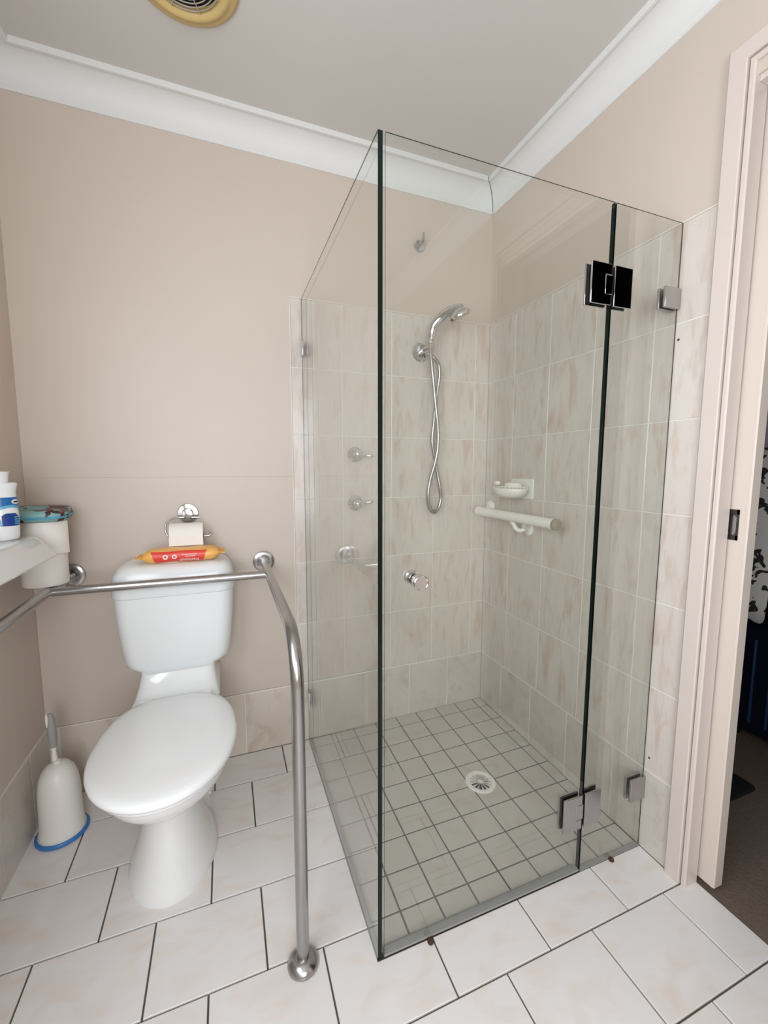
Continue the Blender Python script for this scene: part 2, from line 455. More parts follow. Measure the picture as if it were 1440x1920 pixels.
# window: frame, mullion, frosted panes
win = tag(thing('window_1', None, None, (WX - 0.06, (WIN['y0'] + WIN['y1']) / 2, WIN['z0'])), kind='structure')
mb = MB(); a, b, c, d = WIN['y0'], WIN['y1'], WIN['z0'], WIN['z1']
mb.box((WX - 0.09, a, c), (WX + 0.006, a + 0.035, d)); mb.box((WX - 0.09, b - 0.035, c), (WX + 0.006, b, d))
mb.box((WX - 0.09, a, c), (WX + 0.006, b, c + 0.035)); mb.box((WX - 0.09, a, d - 0.035), (WX + 0.006, b, d))
mb.build('window_frame', TRIM, win)
MB().box((WX - 0.05, a + 0.03, c + 0.03), (WX - 0.044, b - 0.03, d - 0.03)).build('window_pane', WINP, win)

# wall behind the photographer
mb = MB(); wx0, wx1, wz0, wz1 = ADDED_WIN['x0'], ADDED_WIN['x1'], ADDED_WIN['z0'], ADDED_WIN['z1']
mb.box((XL - 0.12, YF - 0.12, -0.08), (wx0, YF, ZC + 0.1)); mb.box((wx1, YF - 0.12, -0.08), (0.12, YF, ZC + 0.1))
mb.box((wx0, YF - 0.12, -0.08), (wx1, YF, wz0)); mb.box((wx0, YF - 0.12, wz1), (wx1, YF, ZC + 0.1))
wall_front = tag(mb.build('wall_front', PAINT), kind='structure')
win = tag(thing('added_window_2', None, None, ((wx0 + wx1) / 2, YF - 0.06, wz0)), kind='structure')  # added window, out of view, frames the extra rear light
mb = MB()
mb.box((wx0, YF - 0.09, wz0), (wx0 + 0.035, YF + 0.006, wz1)); mb.box((wx1 - 0.035, YF - 0.09, wz0), (wx1, YF + 0.006, wz1))
mb.box((wx0, YF - 0.09, wz0), (wx1, YF + 0.006, wz0 + 0.035)); mb.box((wx0, YF - 0.09, wz1 - 0.035), (wx1, YF + 0.006, wz1))
mb.build('window_frame', TRIM, win)
MB().box((wx0 + 0.03, YF - 0.05, wz0 + 0.03), (wx1 - 0.03, YF - 0.044, wz1 - 0.03)).build('window_pane', WINP, win)
ceiling = tag(MB().box((XL - 0.12, YF - 0.12, ZC), (0.12, 0.12, ZC + 0.1)).build('ceiling', CEIL), kind='structure')

# right wall: two skins with the door cavity between, doorway, lintel
DY0, DY1, DZ = -1.605, -0.972, 1.985
mb = MB()
mb.box((WP, DY1, -0.08), (0.042, 0.1, ZC + 0.1)); mb.box((0.095, DY1, -0.08), (0.12, 0.1, ZC + 0.1))
mb.box((WP, DY0, DZ), (0.042, DY1, ZC + 0.1)); mb.box((0.095, DY0, DZ), (0.12, DY1, ZC + 0.1)); mb.box((0.042, DY0, DZ + 0.03), (0.095, DY1, ZC + 0.1))
mb.box((WP, YF, -0.08), (0.12, DY0, ZC + 0.1))
wall_right = tag(mb.build('wall_right', PAINT), kind='structure')
AY = -0.921                                            # where tiles meet the architrave
MB().box((0.0010, AY, SK), (WP + 0.001, 0, TTOP - 0.001)).build('grout_bed', GROUTW, wall_right)
MB().box((0.0010, AY, 0), (WP + 0.001, 0, SK - 0.001)).build('grout_bed', GROUTW, wall_right)
ry = [0.0, -0.1804, -0.3799, -0.5794, -0.7790, AY]
for i in range(len(ry) - 1):
    for k in range(6):
        y0, y1 = ry[i + 1] + gw / 2, ry[i] - gw / 2
        piece('wall_tile', '-x', y1 - y0, TH - gw, 0.0049, WTILE, (0, (y0 + y1) / 2, SK + (k + 0.5) * TH), wall_right)
sy = [0.0, -0.1565, -0.3481, -0.5397, -0.7330, AY]
for i in range(len(sy) - 1):
    y0, y1 = sy[i + 1] + 0.0022, sy[i] - 0.0022
    piece('skirting_tile', '-x', y1 - y0, SK - 0.006, 0.0049, SKTILE, (-0.0004, (y0 + y1) / 2, SK / 2 - 0.002), wall_right)
MB().box((-0.0006, AY, TTOP - 0.0005), (WP + 0.001, 0, TTOP + 0.0022)).build('tile_edge_strip', GROUTW, wall_right)
for (yy_, zz_) in ((-0.846, 1.459), (-0.850, 0.288)):
    MB().lathe([(0.0035, 0), (0.003, 0.0006)], (0.0002, yy_, zz_), (-1, 0, 0), 12).build('drill_hole', BROWN, wall_right)

# architrave round the doorway (quirked inner bead), jambs and head
def frame_sweep(mb, prof, y0, y1, z1):
    """prof: (distance outwards from the opening edge, x). swept up, across and down"""
    rings = []
    for (yy, zz) in ((lambda d: y1 + d, lambda d: 0.0), (lambda d: y1 + d, lambda d: z1 + d), (lambda d: y0 - d, lambda d: z1 + d), (lambda d: y0 - d, lambda d: 0.0)):
        rings.append([Vector((x, yy(dd), zz(dd))) for dd, x in prof])
    mb.loft(rings, True, True, True)
mb = MB()
frame_sweep(mb, [(0.010, WP), (0.010, -0.010), (0.012, -0.0125), (0.036, -0.0125), (0.046, -0.0125), (0.051, -0.008), (0.051, WP)], DY0, DY1, DZ + 0.03)
tag(mb.build('trim_1', TRIM), kind='structure')
mb = MB()
frame_sweep(mb, [(-0.004, 0.042), (-0.004, -0.002), (-0.001, -0.0055), (0.0065, -0.0055), (0.0065, 0.042)], DY0, DY1, DZ + 0.03)
tag(mb.build('trim_2', TRIM), kind='structure')
tag(MB().box((0.012, DY0, DZ - 0.012), (0.040, DY1 - 0.004, DZ + 0.028)).build('trim_3', TRIM, bevel=0.001), kind='structure')

# cornice along the four walls, mitred
prof = [(0.0, 2.2115), (0.005, 2.2115), (0.005, 2.222)]
for i in range(9):
    t = i / 8 * PI / 2
    prof.append((0.066 - 0.058 * math.cos(t), 2.224 + 0.064 * math.sin(t) ** 1.0 if i else 2.224))
prof = [(0.0, 2.2115), (0.005, 2.2115), (0.005, 2.2215)] + [(0.068 - 0.061 * math.cos(i / 8 * PI / 2), 2.2235 + 0.0655 * math.sin(i / 8 * PI / 2)) for i in range(9)] + [(0.0690, 2.2870), (0.0700, 2.2860), (0.0785, 2.2860), (0.0800, 2.2875), (0.080, ZC), (0.0, ZC)]
cor = [((XL, WP), (0, WP), (1, -1), (-1, -1)), ((0.005, WP), (0.005, YF), (-1, -1), (-1, 1)), ((0.005, YF), (XL, YF), (-1, 1), (1, 1)), ((XL, YF), (XL, WP), (1, 1), (1, -1))]
for k, (A, B, da, db) in enumerate(cor):
    ra = [Vector((A[0] + da[0] * o_, A[1] + da[1] * o_, z)) for o_, z in prof]
    rb = [Vector((B[0] + db[0] * o_, B[1] + db[1] * o_, z)) for o_, z in prof]
    tag(MB().loft([ra, rb]).build('trim_%d' % (4 + k), CORN, smooth=True, auto=0.5), kind='structure')

# sliding cavity door, mostly in its pocket
door = thing('door_1', None, None, (0.0685, -1.01, 0.012)); tag(door, kind='structure')
mb = MB()
prof_d = [(0.0505, -0.30), (0.0505, -1.010), (0.0535, -1.013), (0.0835, -1.013), (0.0865, -1.010), (0.0865, -0.30)]
mb.loft([[Vector((x, y, z)) for x, y in prof_d] for z in (0.014, 1.972)])
mb.build('door_leaf', DOORP, door)
pull = MB()
ya, yb, za, zb = -0.9935, -0.9655, 0.948, 1.024
pull.box((0.0488, ya, za), (0.0505, ya + 0.005, zb)).box((0.0488, yb - 0.005, za), (0.0505, yb, zb)).box((0.0488, ya, za), (0.0505, yb, za + 0.012)).box((0.0488, ya, zb - 0.012), (0.0505, yb, zb))
pl = pull.build('flush_pull', BRONZE, door)
rings = [rrect(0, 0, 0.0092, 0.026, 0.004, 0), rrect(0, 0, 0.0088, 0.0255, 0.004, 0.5), rrect(0, 0, 0.005, 0.02, 0.004, 1)]
mb = MB(); mb.loft([[Vector((0.0492 + 0.0010 * r[0].z, -0.9795 + p.x, 0.986 + p.y)) for p in r] for r in rings], True, False, True)
mb.build('finger_recess', SATIN, pl, smooth=True)

# ------------------------------------------------------------------ robe behind the doorway
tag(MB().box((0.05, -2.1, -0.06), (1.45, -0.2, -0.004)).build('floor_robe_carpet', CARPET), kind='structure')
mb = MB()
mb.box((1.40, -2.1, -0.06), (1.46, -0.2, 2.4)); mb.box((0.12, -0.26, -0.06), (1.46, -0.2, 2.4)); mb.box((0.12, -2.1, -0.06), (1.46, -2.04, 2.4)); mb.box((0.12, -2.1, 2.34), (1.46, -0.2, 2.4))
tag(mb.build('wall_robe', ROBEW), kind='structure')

# ------------------------------------------------------------------ ceiling exhaust vent
VC = Vector((-1.175, -0.415, ZC))
v_ = thing('exhaust_fan', 'round yellowed exhaust fan with wire grille set in the ceiling', 'exhaust fan', VC)
MB().lathe([(0.132, 0), (0.131, 0.006), (0.122, 0.011), (0.112, 0.012), (0.108, 0.018), (0.098, 0.017), (0.088, 0.006), (0.086, 0.0)], VC, (0, 0, -1), 48, cap0=False, cap1=False).build('fan_rim', YELLOWED, v_, smooth=True, auto=1.2)
MB().lathe([(0.090, 0.001), (0.089, 0.0015)], VC, (0, 0, -1), 40).build('fan_recess', DARK, v_)
for r_ in (0.083, 0.074, 0.065, 0.056, 0.047, 0.038, 0.029):
    MB().tube([VC + Vector((r_ * math.cos(t * PI / 24), r_ * math.sin(t * PI / 24), -0.013)) for t in range(48)], 0.0014, 6, closed=True).build('grille_ring', GREYMET, v_, smooth=True)
for k in range(4):
    t = k * PI / 4 + 0.35; d_ = Vector((math.cos(t), math.sin(t), 0))
    MB().tube([VC + d_ * -0.088 + Vector((0, 0, -0.0145)), VC + d_ * 0.088 + Vector((0, 0, -0.0145))], 0.0013, 6).build('grille_spoke', GREYMET, v_, smooth=True)
MB().lathe([(0.026, 0.009), (0.026, 0.016), (0.022, 0.018), (0.0, 0.0185)], VC, (0, 0, -1), 28).build('fan_hub', YELLOWED, v_, smooth=True)

# ------------------------------------------------------------------ shower screen
def glass_pane(name, a, b, parent, axis, dark_lo, dark_hi):
    """glass sheet; the polished edges that face the room are dark green, the other edges carry
    a narrow dark arris.  lo / hi = the two vertical ends along the sheet"""
    mb = MB(); G, E = 0, 1; k = 0.0024
    (x0, y0, z0), (x1, y1, z1) = a, b
    if axis == 'x': L0, L1, T0, T1 = y0, y1, x0, x1; P = lambda l, t, z: (t, l, z)
    else: L0, L1, T0, T1 = x0, x1, y0, y1; P = lambda l, t, z: (l, t, z)
    def quad(p, m): mb.add(p, [(0, 1, 2, 3)], m)
    for T in (T0, T1): quad([P(L0, T, z0), P(L1, T, z0), P(L1, T, z1), P(L0, T, z1)], G)
    for (L, dk) in ((L0, dark_lo), (L1, dark_hi)):
        if dk: quad([P(L, T0, z0), P(L, T1, z0), P(L, T1, z1), P(L, T0, z1)], E)
        else:
            quad([P(L, T0, z0), P(L, T0 + k, z0), P(L, T0 + k, z1), P(L, T0, z1)], E)
            quad([P(L, T0 + k, z0), P(L, T1, z0), P(L, T1, z1), P(L, T0 + k, z1)], G)
    for z in (z0, z1):
        quad([P(L0, T0, z), P(L1, T0, z), P(L1, T0 + k, z), P(L0, T0 + k, z)], E)
        quad([P(L0, T0 + k, z), P(L1, T0 + k, z), P(L1, T1, z), P(L0, T1, z)], G)
    o = mb.build(name, None, parent, mats=[GLASS, GEDGE])
    bm = bmesh.new(); bm.from_mesh(o.data); bmesh.ops.remove_doubles(bm, verts=bm.verts, dist=1e-6); bmesh.ops.recalc_face_normals(bm, faces=bm.faces); bm.to_mesh(o.data); bm.free()
    return o
GTOP = 1.7485
sp = thing('shower_side_screen', 'fixed frameless glass side panel between toilet and shower', 'glass screen', (GX, GY / 2, 0))
glass_pane('glass_pane', (GX - GT / 2, GY - GT / 2, 0.001), (GX + GT / 2, -0.0025, GTOP), sp, 'x', True, False)
MB().box((GX - GT / 2 - 0.0012, GY, -0.001), (GX + GT / 2 + 0.0012, -0.002, 0.003)).build('base_seal', SEAL, sp)
def wall_clip_side(z0, z1):
    for sgn in (-1, 1):
        xo = GX + sgn * GT / 2
        MB().box((min(xo, xo + sgn * 0.006), -0.046, z0), (max(xo, xo + sgn * 0.006), -0.0012, z1)).build('wall_clip', CHROME, sp, bevel=0.001)
wall_clip_side(1.537, 1.587); wall_clip_side(0.153, 0.222)

DX0, DX1, FX0 = -0.8185, -0.2375, -0.2325
sd = thing('shower_door', 'frameless glass shower door with round chrome knob and two hinges', 'shower door', ((DX0 + DX1) / 2, GY, 0.01))
glass_pane('glass_pane', (DX0, GY - GT / 2, 0.008), (DX1, GY + GT / 2, GTOP), sd, 'y', False, True)
dl = MB(); dl.box((DX0, GY - 0.0062, 0.003), (DX1, GY + 0.0062, 0.0085)); dl.box((DX0 + 0.003, GY + 0.0051, 0.0085), (DX1 - 0.003, GY + 0.0062, 0.014)); dl.box((DX0 + 0.003, GY + 0.005, 0.004), (DX1 - 0.003, GY + 0.016, 0.0055))
dl.build('door_sweep', SEAL, sd)
# knob: a grooved cylinder on each face of the glass
kz, kx = 0.884, -0.7445
kp = [(0.0135, 0.0), (0.0135, 0.0022), (0.0165, 0.0028), (0.0165, 0.0105), (0.0148, 0.0115), (0.0148, 0.0135), (0.0168, 0.0145), (0.0170, 0.0205), (0.0162, 0.0218), (0.0152, 0.0222), (0.0145, 0.0212)]
for sgn, nm in ((-1, 'door_knob'), (1, 'door_knob')):
    MB().lathe(kp, (kx, GY + sgn * GT / 2, kz), (0, sgn, 0), 36).build(nm, CHROME, sd, smooth=True, auto=0.6)
fp = thing('shower_hinge_panel', 'narrow fixed glass panel beside the sliding door frame', 'glass screen', ((FX0) / 2, GY, 0))
def hinge(z0, z1):
    zc = (z0 + z1) / 2
    for sgn in (-1, 1):
        y_in = GY + sgn * (GT / 2 + 0.0018); y_out = GY + sgn * (GT / 2 + 0.0065)
        lo, hi = min(y_in, y_out), max(y_in, y_out)
        h = MB()
        # door-side plate wraps a notch for the barrel
        P_ = [(-0.305, z0), (-0.2425, z0), (-0.2425, zc - 0.022), (-0.262, zc - 0.022), (-0.262, zc + 0.022), (-0.2425, zc + 0.022), (-0.2425, z1), (-0.305, z1)]
        h.loft([[Vector((x, yy_, z)) for x, z in P_] for yy_ in (lo, hi)])
        hp = h.build('hinge_plate', CHROME if z0 > 1 else SATIN, sd, bevel=0.0007)
        MB().box((-0.2615, lo + 0.0003, zc - 0.0215), (-0.2380, hi - 0.0003, zc + 0.0215)).build('hinge_barrel', CHROME if z0 > 1 else SATIN, hp, bevel=0.001)
        MB().box((-0.2324, lo, z0), (-0.1755, hi, z1)).build('hinge_plate', CHROME if z0 > 1 else SATIN, fp, bevel=0.0007)
        yg0, yg1 = sorted((GY + sgn * GT / 2, y_in))
        MB().box((-0.302, yg0, z0 + 0.003), (-0.2425, yg1, z1 - 0.003)).build('hinge_gasket', BLACKRUB, sd)
        MB().box((-0.2325, yg0, z0 + 0.003), (-0.178, yg1, z1 - 0.003)).build('hinge_gasket', BLACKRUB, fp)
    MB().box((-0.2374, GY - 0.0052, z0 + 0.004), (-0.2328, GY + 0.0052, z1 - 0.004)).build('hinge_gasket', BLACKRUB, sd)
hinge(1.513, 1.606); hinge(0.140, 0.238)

glass_pane('glass_pane', (FX0, GY - GT / 2, 0.001), (-0.0025, GY + GT / 2, GTOP), fp, 'y', True, False)
MB().box((FX0, GY - 0.0062, -0.001), (-0.002, GY + 0.0062, 0.003)).build('base_seal', SEAL, fp)
for z0, z1 in ((1.535, 1.586), (0.158, 0.226)):
    for sgn in (-1, 1):
        yo = GY + sgn * GT / 2
        a, b = sorted((yo, yo + sgn * 0.007))
        MB().box((-0.058, a, z0), (-0.0012, b, z1)).build('wall_clip', SATIN, fp, bevel=0.001)
# dark mould and rust at the foot of the glass
for i, (x, y, l_) in enumerate(((-0.704, -0.848, 'small rust-brown stopper on the floor in front of the shower door'), (-0.121, -0.846, 'small rust-brown stopper on the floor in front of the narrow panel'))):
    mb = MB().lathe([(0.0075, 0), (0.008, 0.002), (0.0065, 0.006), (0.003, 0.0075)], (x, y, 0.0), (0, 0, 1), 10)
    tag(mb.build('rubber_stopper', BROWN, smooth=True), l_, 'stopper', 'brown stoppers at the foot of the glass')

# ------------------------------------------------------------------ shower fittings
hs = thing('hand_shower', 'chrome hand shower with metal hose hanging on the back wall', 'hand shower', (-0.335, 0, 1.604))
br = Vector((-0.340, 0, 1.603))
wb = MB().lathe([(0.038, 0), (0.038, 0.003), (0.0365, 0.0050), (0.0340, 0.0055), (0.0265, 0.0190), (0.0180, 0.0205), (0.0130, 0.0210), (0.0130, 0.040)], br, (0, -1, 0), 36).build('wall_bracket', CHROME, hs, smooth=True, auto=0.7)
cr = Vector((-0.325, -0.062, 1.625))
MB().tube([br + Vector((0, -0.036, 0)), cr + Vector((0, 0, -0.018))], [0.012, 0.012], 18).build('bracket_arm', CHROME, wb, smooth=True)
MB().lathe([(0.012, -0.016), (0.014, -0.012), (0.014, 0.012), (0.012, 0.016)], br + Vector((0.012, -0.040, 0.004)), (0.6, -0.8, 0.0), 20).build('bracket_screw', CHROME, wb, smooth=True, auto=0.6)
MB().lathe([(0.0095, -0.026), (0.0125, -0.022), (0.0128, -0.004), (0.0158, -0.002), (0.0158, 0.014), (0.0145, 0.016)], cr, (-0.02, -0.03, 1), 24).build('holder_collar', CHROME, hs, smooth=True, auto=0.6)
hp_ = smooth_path([cr + Vector((0, 0, 0.010)), (-0.3200, -0.066, 1.668), (-0.3150, -0.073, 1.690), (-0.2980, -0.090, 1.714), (-0.2800, -0.116, 1.729), (-0.2600, -0.143, 1.7335), (-0.2440, -0.162, 1.7295)], 6)
nr = len(hp_); rr = [0.0150 + 0.0065 * min(1, i / (nr * 0.45)) + (0.0035 * max(0, i / nr - 0.55) / 0.45) for i in range(nr)]
MB().tube(hp_, rr, 20).build('handset', CHROME, hs, smooth=True, auto=0.9)
hd = Vector((-0.2530, -0.164, 1.7175)); ax = Vector((0.47, 0.06, -0.90)).normalized()
hh = MB().lathe([(0.006, -0.020), (0.020, -0.017), (0.032, -0.009), (0.0395, 0.000), (0.0415, 0.006), (0.0410, 0.010), (0.037, 0.013)], hd, ax, 36).build('spray_head', CHROME, hs, smooth=True, auto=0.8)
MB().lathe([(0.035, 0.012), (0.034, 0.0165), (0.012, 0.0175), (0.0, 0.0175)], hd, ax, 32).build('spray_face', GREYMET, hh, smooth=True)
MB().tube([hd + ax * 0.010 + Vector((-0.034, 0.0, -0.016)), hd + ax * 0.014 + Vector((-0.041, 0.0, -0.019))], [0.005, 0.0042], 10).build('spray_lever', BLACKRUB, hh, smooth=True)
hose = [Vector(p) for p in [(-0.324, -0.062, 1.613), (-0.319, -0.065, 1.541), (-0.305, -0.06, 1.454), (-0.289, -0.056, 1.347), (-0.277, -0.051, 1.264), (-0.278, -0.047, 1.197), (-0.287, -0.044, 1.145), (-0.304, -0.033, 1.068), (-0.311, -0.03, 1.004), (-0.303, -0.028, 0.958), (-0.279, -0.027, 0.933), (-0.257, -0.026, 0.952), (-0.247, -0.026, 0.991), (-0.253, -0.028, 1.038), (-0.266, -0.025, 1.107), (-0.283, -0.027, 1.182), (-0.294, -0.029, 1.237), (-0.289, -0.032, 1.313), (-0.283, -0.034, 1.385), (-0.278, -0.037, 1.44), (-0.272, -0.045, 1.505), (-0.278, -0.047, 1.547), (-0.303, -0.05, 1.574), (-0.329, -0.052, 1.579)]]
hose[0] = cr + Vector((0, 0, -0.022)); hose[-1] = br + Vector((0.016, -0.036, -0.012))
ho = smooth_path(hose, 12)
# ribbed metal hose
dense = []
for i in range(len(ho) - 1):
    for k in range(3): dense.append(ho[i].lerp(ho[i + 1], k / 3))
dense.append(ho[-1])
MB().tube(dense, [0.0080 if i % 2 else 0.0069 for i in range(len(dense))], 10).build('hose', STEEL, hs, smooth=True, auto=3.0)

def tap(z, ang, label):
    t = thing('shower_tap', label, 'tap', (-0.625, 0, z), 'taps on the shower wall')
    c = Vector((-0.628, 0, z))
    MB().lathe([(0.031, 0), (0.031, 0.003), (0.028, 0.006), (0.026, 0.007), (0.020, 0.013), (0.0165, 0.016), (0.0165, 0.028)], c, (0, -1, 0), 32).build('tap_flange', CHROME, t, smooth=True, auto=0.6)
    bd = MB().lathe([(0.0125, 0.026), (0.0125, 0.040), (0.0165, 0.043), (0.0165, 0.052), (0.012, 0.058), (0.006, 0.060), (0.0, 0.0605)], c, (0, -1, 0), 24).build('tap_body', CHROME, t, smooth=True, auto=0.7)
    e = Vector((math.cos(ang), -0.12, math.sin(ang)))
    p0 = c + Vector((0, -0.047, 0))
    MB().tube([p0 + e * d for d in (0.010, 0.022, 0.034, 0.044, 0.052, 0.058, 0.062)], [0.0060, 0.0042, 0.0040, 0.0058, 0.0072, 0.0062, 0.003], 14).build('tap_lever', CHROME, bd, smooth=True)
tap(1.178, -0.13, 'upper chrome lever tap on the shower wall')
tap(0.981, 0.16, 'lower chrome lever tap on the shower wall')

hk = thing('robe_hook', 'small round chrome hook high on the shower wall', 'hook', (-0.348, 0, 2.024))
c = Vector((-0.348, 0, 2.022))
c.y = WP
MB().lathe([(0.0225, 0), (0.0225, 0.005), (0.020, 0.008), (0.006, 0.0085)], c, (0, -1, 0), 32).build('hook_plate', CHROME, hk, smooth=True, auto=0.5)
MB().tube(smooth_path([c + Vector((-0.010, -0.006, -0.010)), c + Vector((-0.004, -0.020, -0.003)), c + Vector((0.002, -0.034, 0.006))], 5), 0.0075, 14).build('hook_stem', CHROME, hk, smooth=True)
MB().tube([c + Vector((0.003, -0.034, 0.004)), c + Vector((0.003, -0.036, 0.036))], [0.0042, 0.0038], 12).build('hook_peg', SATIN, hk, smooth=True)

# soap dish on the right wall
sdh = thing('soap_dish', 'white plastic soap dish with slotted rim on the right shower wall', 'soap dish', (0, -0.255, 1.0))
MB().box((-0.007, -0.325, 1.003), (-0.0002, -0.190, 1.082)).build('back_plate', WHITEP, sdh, bevel=0.003)
mb = MB(); rings = []
for i in range(7):
    t = i / 6; z = 1.005 + 0.036 * t; s = math.sqrt(max(0.02, 1 - (1 - t) ** 2)); s = 0.25 + 0.75 * s
    ring = []
    for j in range(28):
        a = 2 * PI * j / 28
        x = -0.056 + 0.056 * s * math.cos(a); y = -0.250 + 0.080 * s * math.sin(a)
        if x > -0.004: x = -0.004
        ring.append(Vector((x, y, z)))
    rings.append(ring)
inner = [[Vector((-0.056 + (p.x + 0.056) * 0.93, -0.250 + (p.y + 0.250) * 0.95, p.z + (0.0 if i else 0.004))) for p in r] for i, r in enumerate(reversed(rings[1:]))]
mb.loft(rings + inner, True, True, True)
dish = mb.build('dish_bowl', WHITEP, sdh, smooth=True, auto=1.0)
for j in range(28):
    a = 2 * PI * j / 28
    x = -0.056 + 0.0545 * math.cos(a); y = -0.250 + 0.0785 * math.sin(a)
    if x > -0.012: continue
    MB().box((x - 0.0013, y - 0.0013, 1.040), (x + 0.0013, y + 0.0013, 1.050)).build('rim_bar', WHITEP, dish)
MB().tube([Vector((min(-0.056 + 0.0545 * math.cos(2 * PI * j / 40), -0.006), -0.250 + 0.0785 * math.sin(2 * PI * j / 40), 1.0515)) for j in range(40)], 0.0022, 8, closed=True).build('dish_rim', WHITEP, dish, smooth=True)
def soap(cx, cy, cz, sx_, sy_, sz_, rot, label):
    rings = []
    for i in range(1, 8):
        t = -PI / 2 + PI * i / 8
        ring = []
        for j in range(18):
            a = 2 * PI * j / 18
            x = sx_ * math.copysign(abs(math.cos(a)) ** 0.8, math.cos(a)) * math.cos(t) ** 0.6; y = sy_ * math.sin(a) * math.cos(t) ** 0.6
            z = sz_ * math.sin(t)
            ring.append(Vector((cx + x * math.cos(rot) - y * math.sin(rot), cy + x * math.sin(rot) + y * math.cos(rot), cz + z)))
        rings.append(ring)
    o = MB().loft(rings).build('soap_bar', SOAP, smooth=True)
    tag(o, label, 'soap', 'soap bars in the soap dish')
soap(-0.052, -0.262, 1.052, 0.026, 0.040, 0.017, 0.2, 'larger white soap bar in the soap dish')
soap(-0.082, -0.200, 1.063, 0.014, 0.026, 0.011, -0.5, 'small white soap sliver at the tip of the soap dish')

# white inclined grab bar below it
wr = thing('white_shower_rail', 'short white plastic grab bar on the right shower wall', 'grab bar', (-0.07, -0.3, 0.93))
A_ = Vector((-0.078, -0.062, 0.9365)); B_ = Vector((-0.078, -0.533, 0.933))
dirv = (B_ - A_).normalized()
MB().tube([A_ + dirv * 0.012, B_ - dirv * 0.012], 0.0192, 24).build('bar_tube', CREAMP, wr, smooth=True, auto=0.7)
MB().lathe([(0.0192, 0.012), (0.0200, 0.011), (0.0200, 0.003), (0.015, -0.002), (0.0, -0.003)], A_, dirv, 24).build('end_cap', CREAMP, wr, smooth=True)
MB().lathe([(0.0192, -0.012), (0.0198, -0.010), (0.0198, 0.0), (0.018, 0.001), (0.0, 0.001)], B_, dirv, 24).build('end_cap', GREYMET, wr, smooth=True, auto=0.6)
for (yf, zf_, yt) in ((-0.045, 0.951, -0.10), (-0.302, 0.884, -0.365)):
    MB().lathe([(0.0275, 0), (0.0275, 0.004), (0.022, 0.010), (0.012, 0.013)], (0, yf, zf_), (-1, 0, 0), 28).build('wall_flange', CREAMP, wr, smooth=True, auto=0.7)
    MB().tube(smooth_path([(-0.008, yf, zf_), (-0.040, (yf * 2 + yt) / 3, zf_ * 0.7 + 0.935 * 0.3 - 0.006), (-0.072, yt, 0.9325)], 5), 0.0095, 14).build('support_arm', CREAMP, wr, smooth=True)
MB().tube(smooth_path([(-0.070, -0.275, 0.920), (-0.070, -0.293, 0.909), (-0.064, -0.306, 0.888), (-0.052, -0.318, 0.882), (-0.040, -0.325, 0.890)], 5), 0.0085, 12).build('hook_loop', CREAMP, wr, smooth=True)
MB().tube([(-0.0715, -0.245, 0.9165), (-0.0715, -0.305, 0.9150)], 0.003, 8).build('hook_bar', WHITEP, wr, smooth=True)

# floor waste
DC = Vector((-0.303, -0.458, zf(-0.303, -0.458) - 0.0005))
dr = thing('floor_drain', 'round white floor drain with petal slots in the shower floor', 'drain', DC)
MB().lathe([(0.0535, 0.0), (0.0535, 0.0025), (0.0520, 0.004), (0.0400, 0.004), (0.0385, 0.0025), (0.0385, 0.0)], DC, (0, 0, 1), 48, cap0=False, cap1=False).build('drain_ring', WHITEP, dr, smooth=True, auto=0.5)
MB().lathe([(0.0395, 0.0006), (0.0, 0.0007)], DC, (0, 0, 1), 36).build('drain_well', DARK, dr)
MB().lathe([(0.0022, 0.0012), (0.0085, 0.0012), (0.0085, 0.004), (0.0065, 0.0042), (0.0022, 0.0042)], DC, (0, 0, 1), 24, cap0=False, cap1=False).build('drain_hub', WHITEP, dr, smooth=True, auto=0.5)
for k in range(14):
    a = 2 * PI * k / 14 + 0.1
    e1 = Vector((math.cos(a), math.sin(a), 0)); e2 = Vector((-math.sin(a), math.cos(a), 0))
    # each slotted petal is a pair of curved ribs meeting at the hub, closed by a web at the ring
    for s_ in (-1, 1):
        pts = [(0.0075, 0.0014), (0.018, 0.0040), (0.028, 0.0060), (0.0395, 0.0058)]
        L_ = [DC + e1 * r_ + e2 * s_ * (w_ + 0.0009) for r_, w_ in pts]; R_ = [DC + e1 * r_ + e2 * s_ * (w_ - 0.0009) for r_, w_ in pts]
        mb = MB(); mb.loft([[l + Vector((0, 0, 0.0012)), r + Vector((0, 0, 0.0012)), r + Vector((0, 0, 0.0039)), l + Vector((0, 0, 0.0039))] for l, r in zip(L_, R_)])
        mb.build('drain_rib', WHITEP, dr)

# ------------------------------------------------------------------ toilet
TX = -1.287
to = thing('toilet', 'white close-coupled toilet with closed lid against the back wall', 'toilet', (TX, -0.35, 0))
def egg(cx, yb, yf, hw, z, n=40, back=0.66, wide=0.52, pw=2.0, backpw=3.2):
    """plan outline, round nose towards -y, squarer at the back; yb back, yf front"""
    L = yb - yf; ym = yb - L * wide; out = []
    for j in range(n):
        a = 2 * PI * j / n; c_, s_ = math.cos(a), math.sin(a)
        if s_ <= 0:      # front half
            y = ym + (ym - yf) * math.copysign(abs(s_) ** (2 / pw), s_); x = hw * math.copysign(abs(c_) ** (2 / pw), c_)
        else:
            y = ym + (yb - ym) * abs(s_) ** (2 / backpw)
            t = (y - ym) / (yb - ym)
            x = hw * (1 - (1 - back) * t ** 1.6) * math.copysign(abs(c_) ** (2 / backpw), c_)
        out.append(Vector((cx + x, y, z)))
    return out
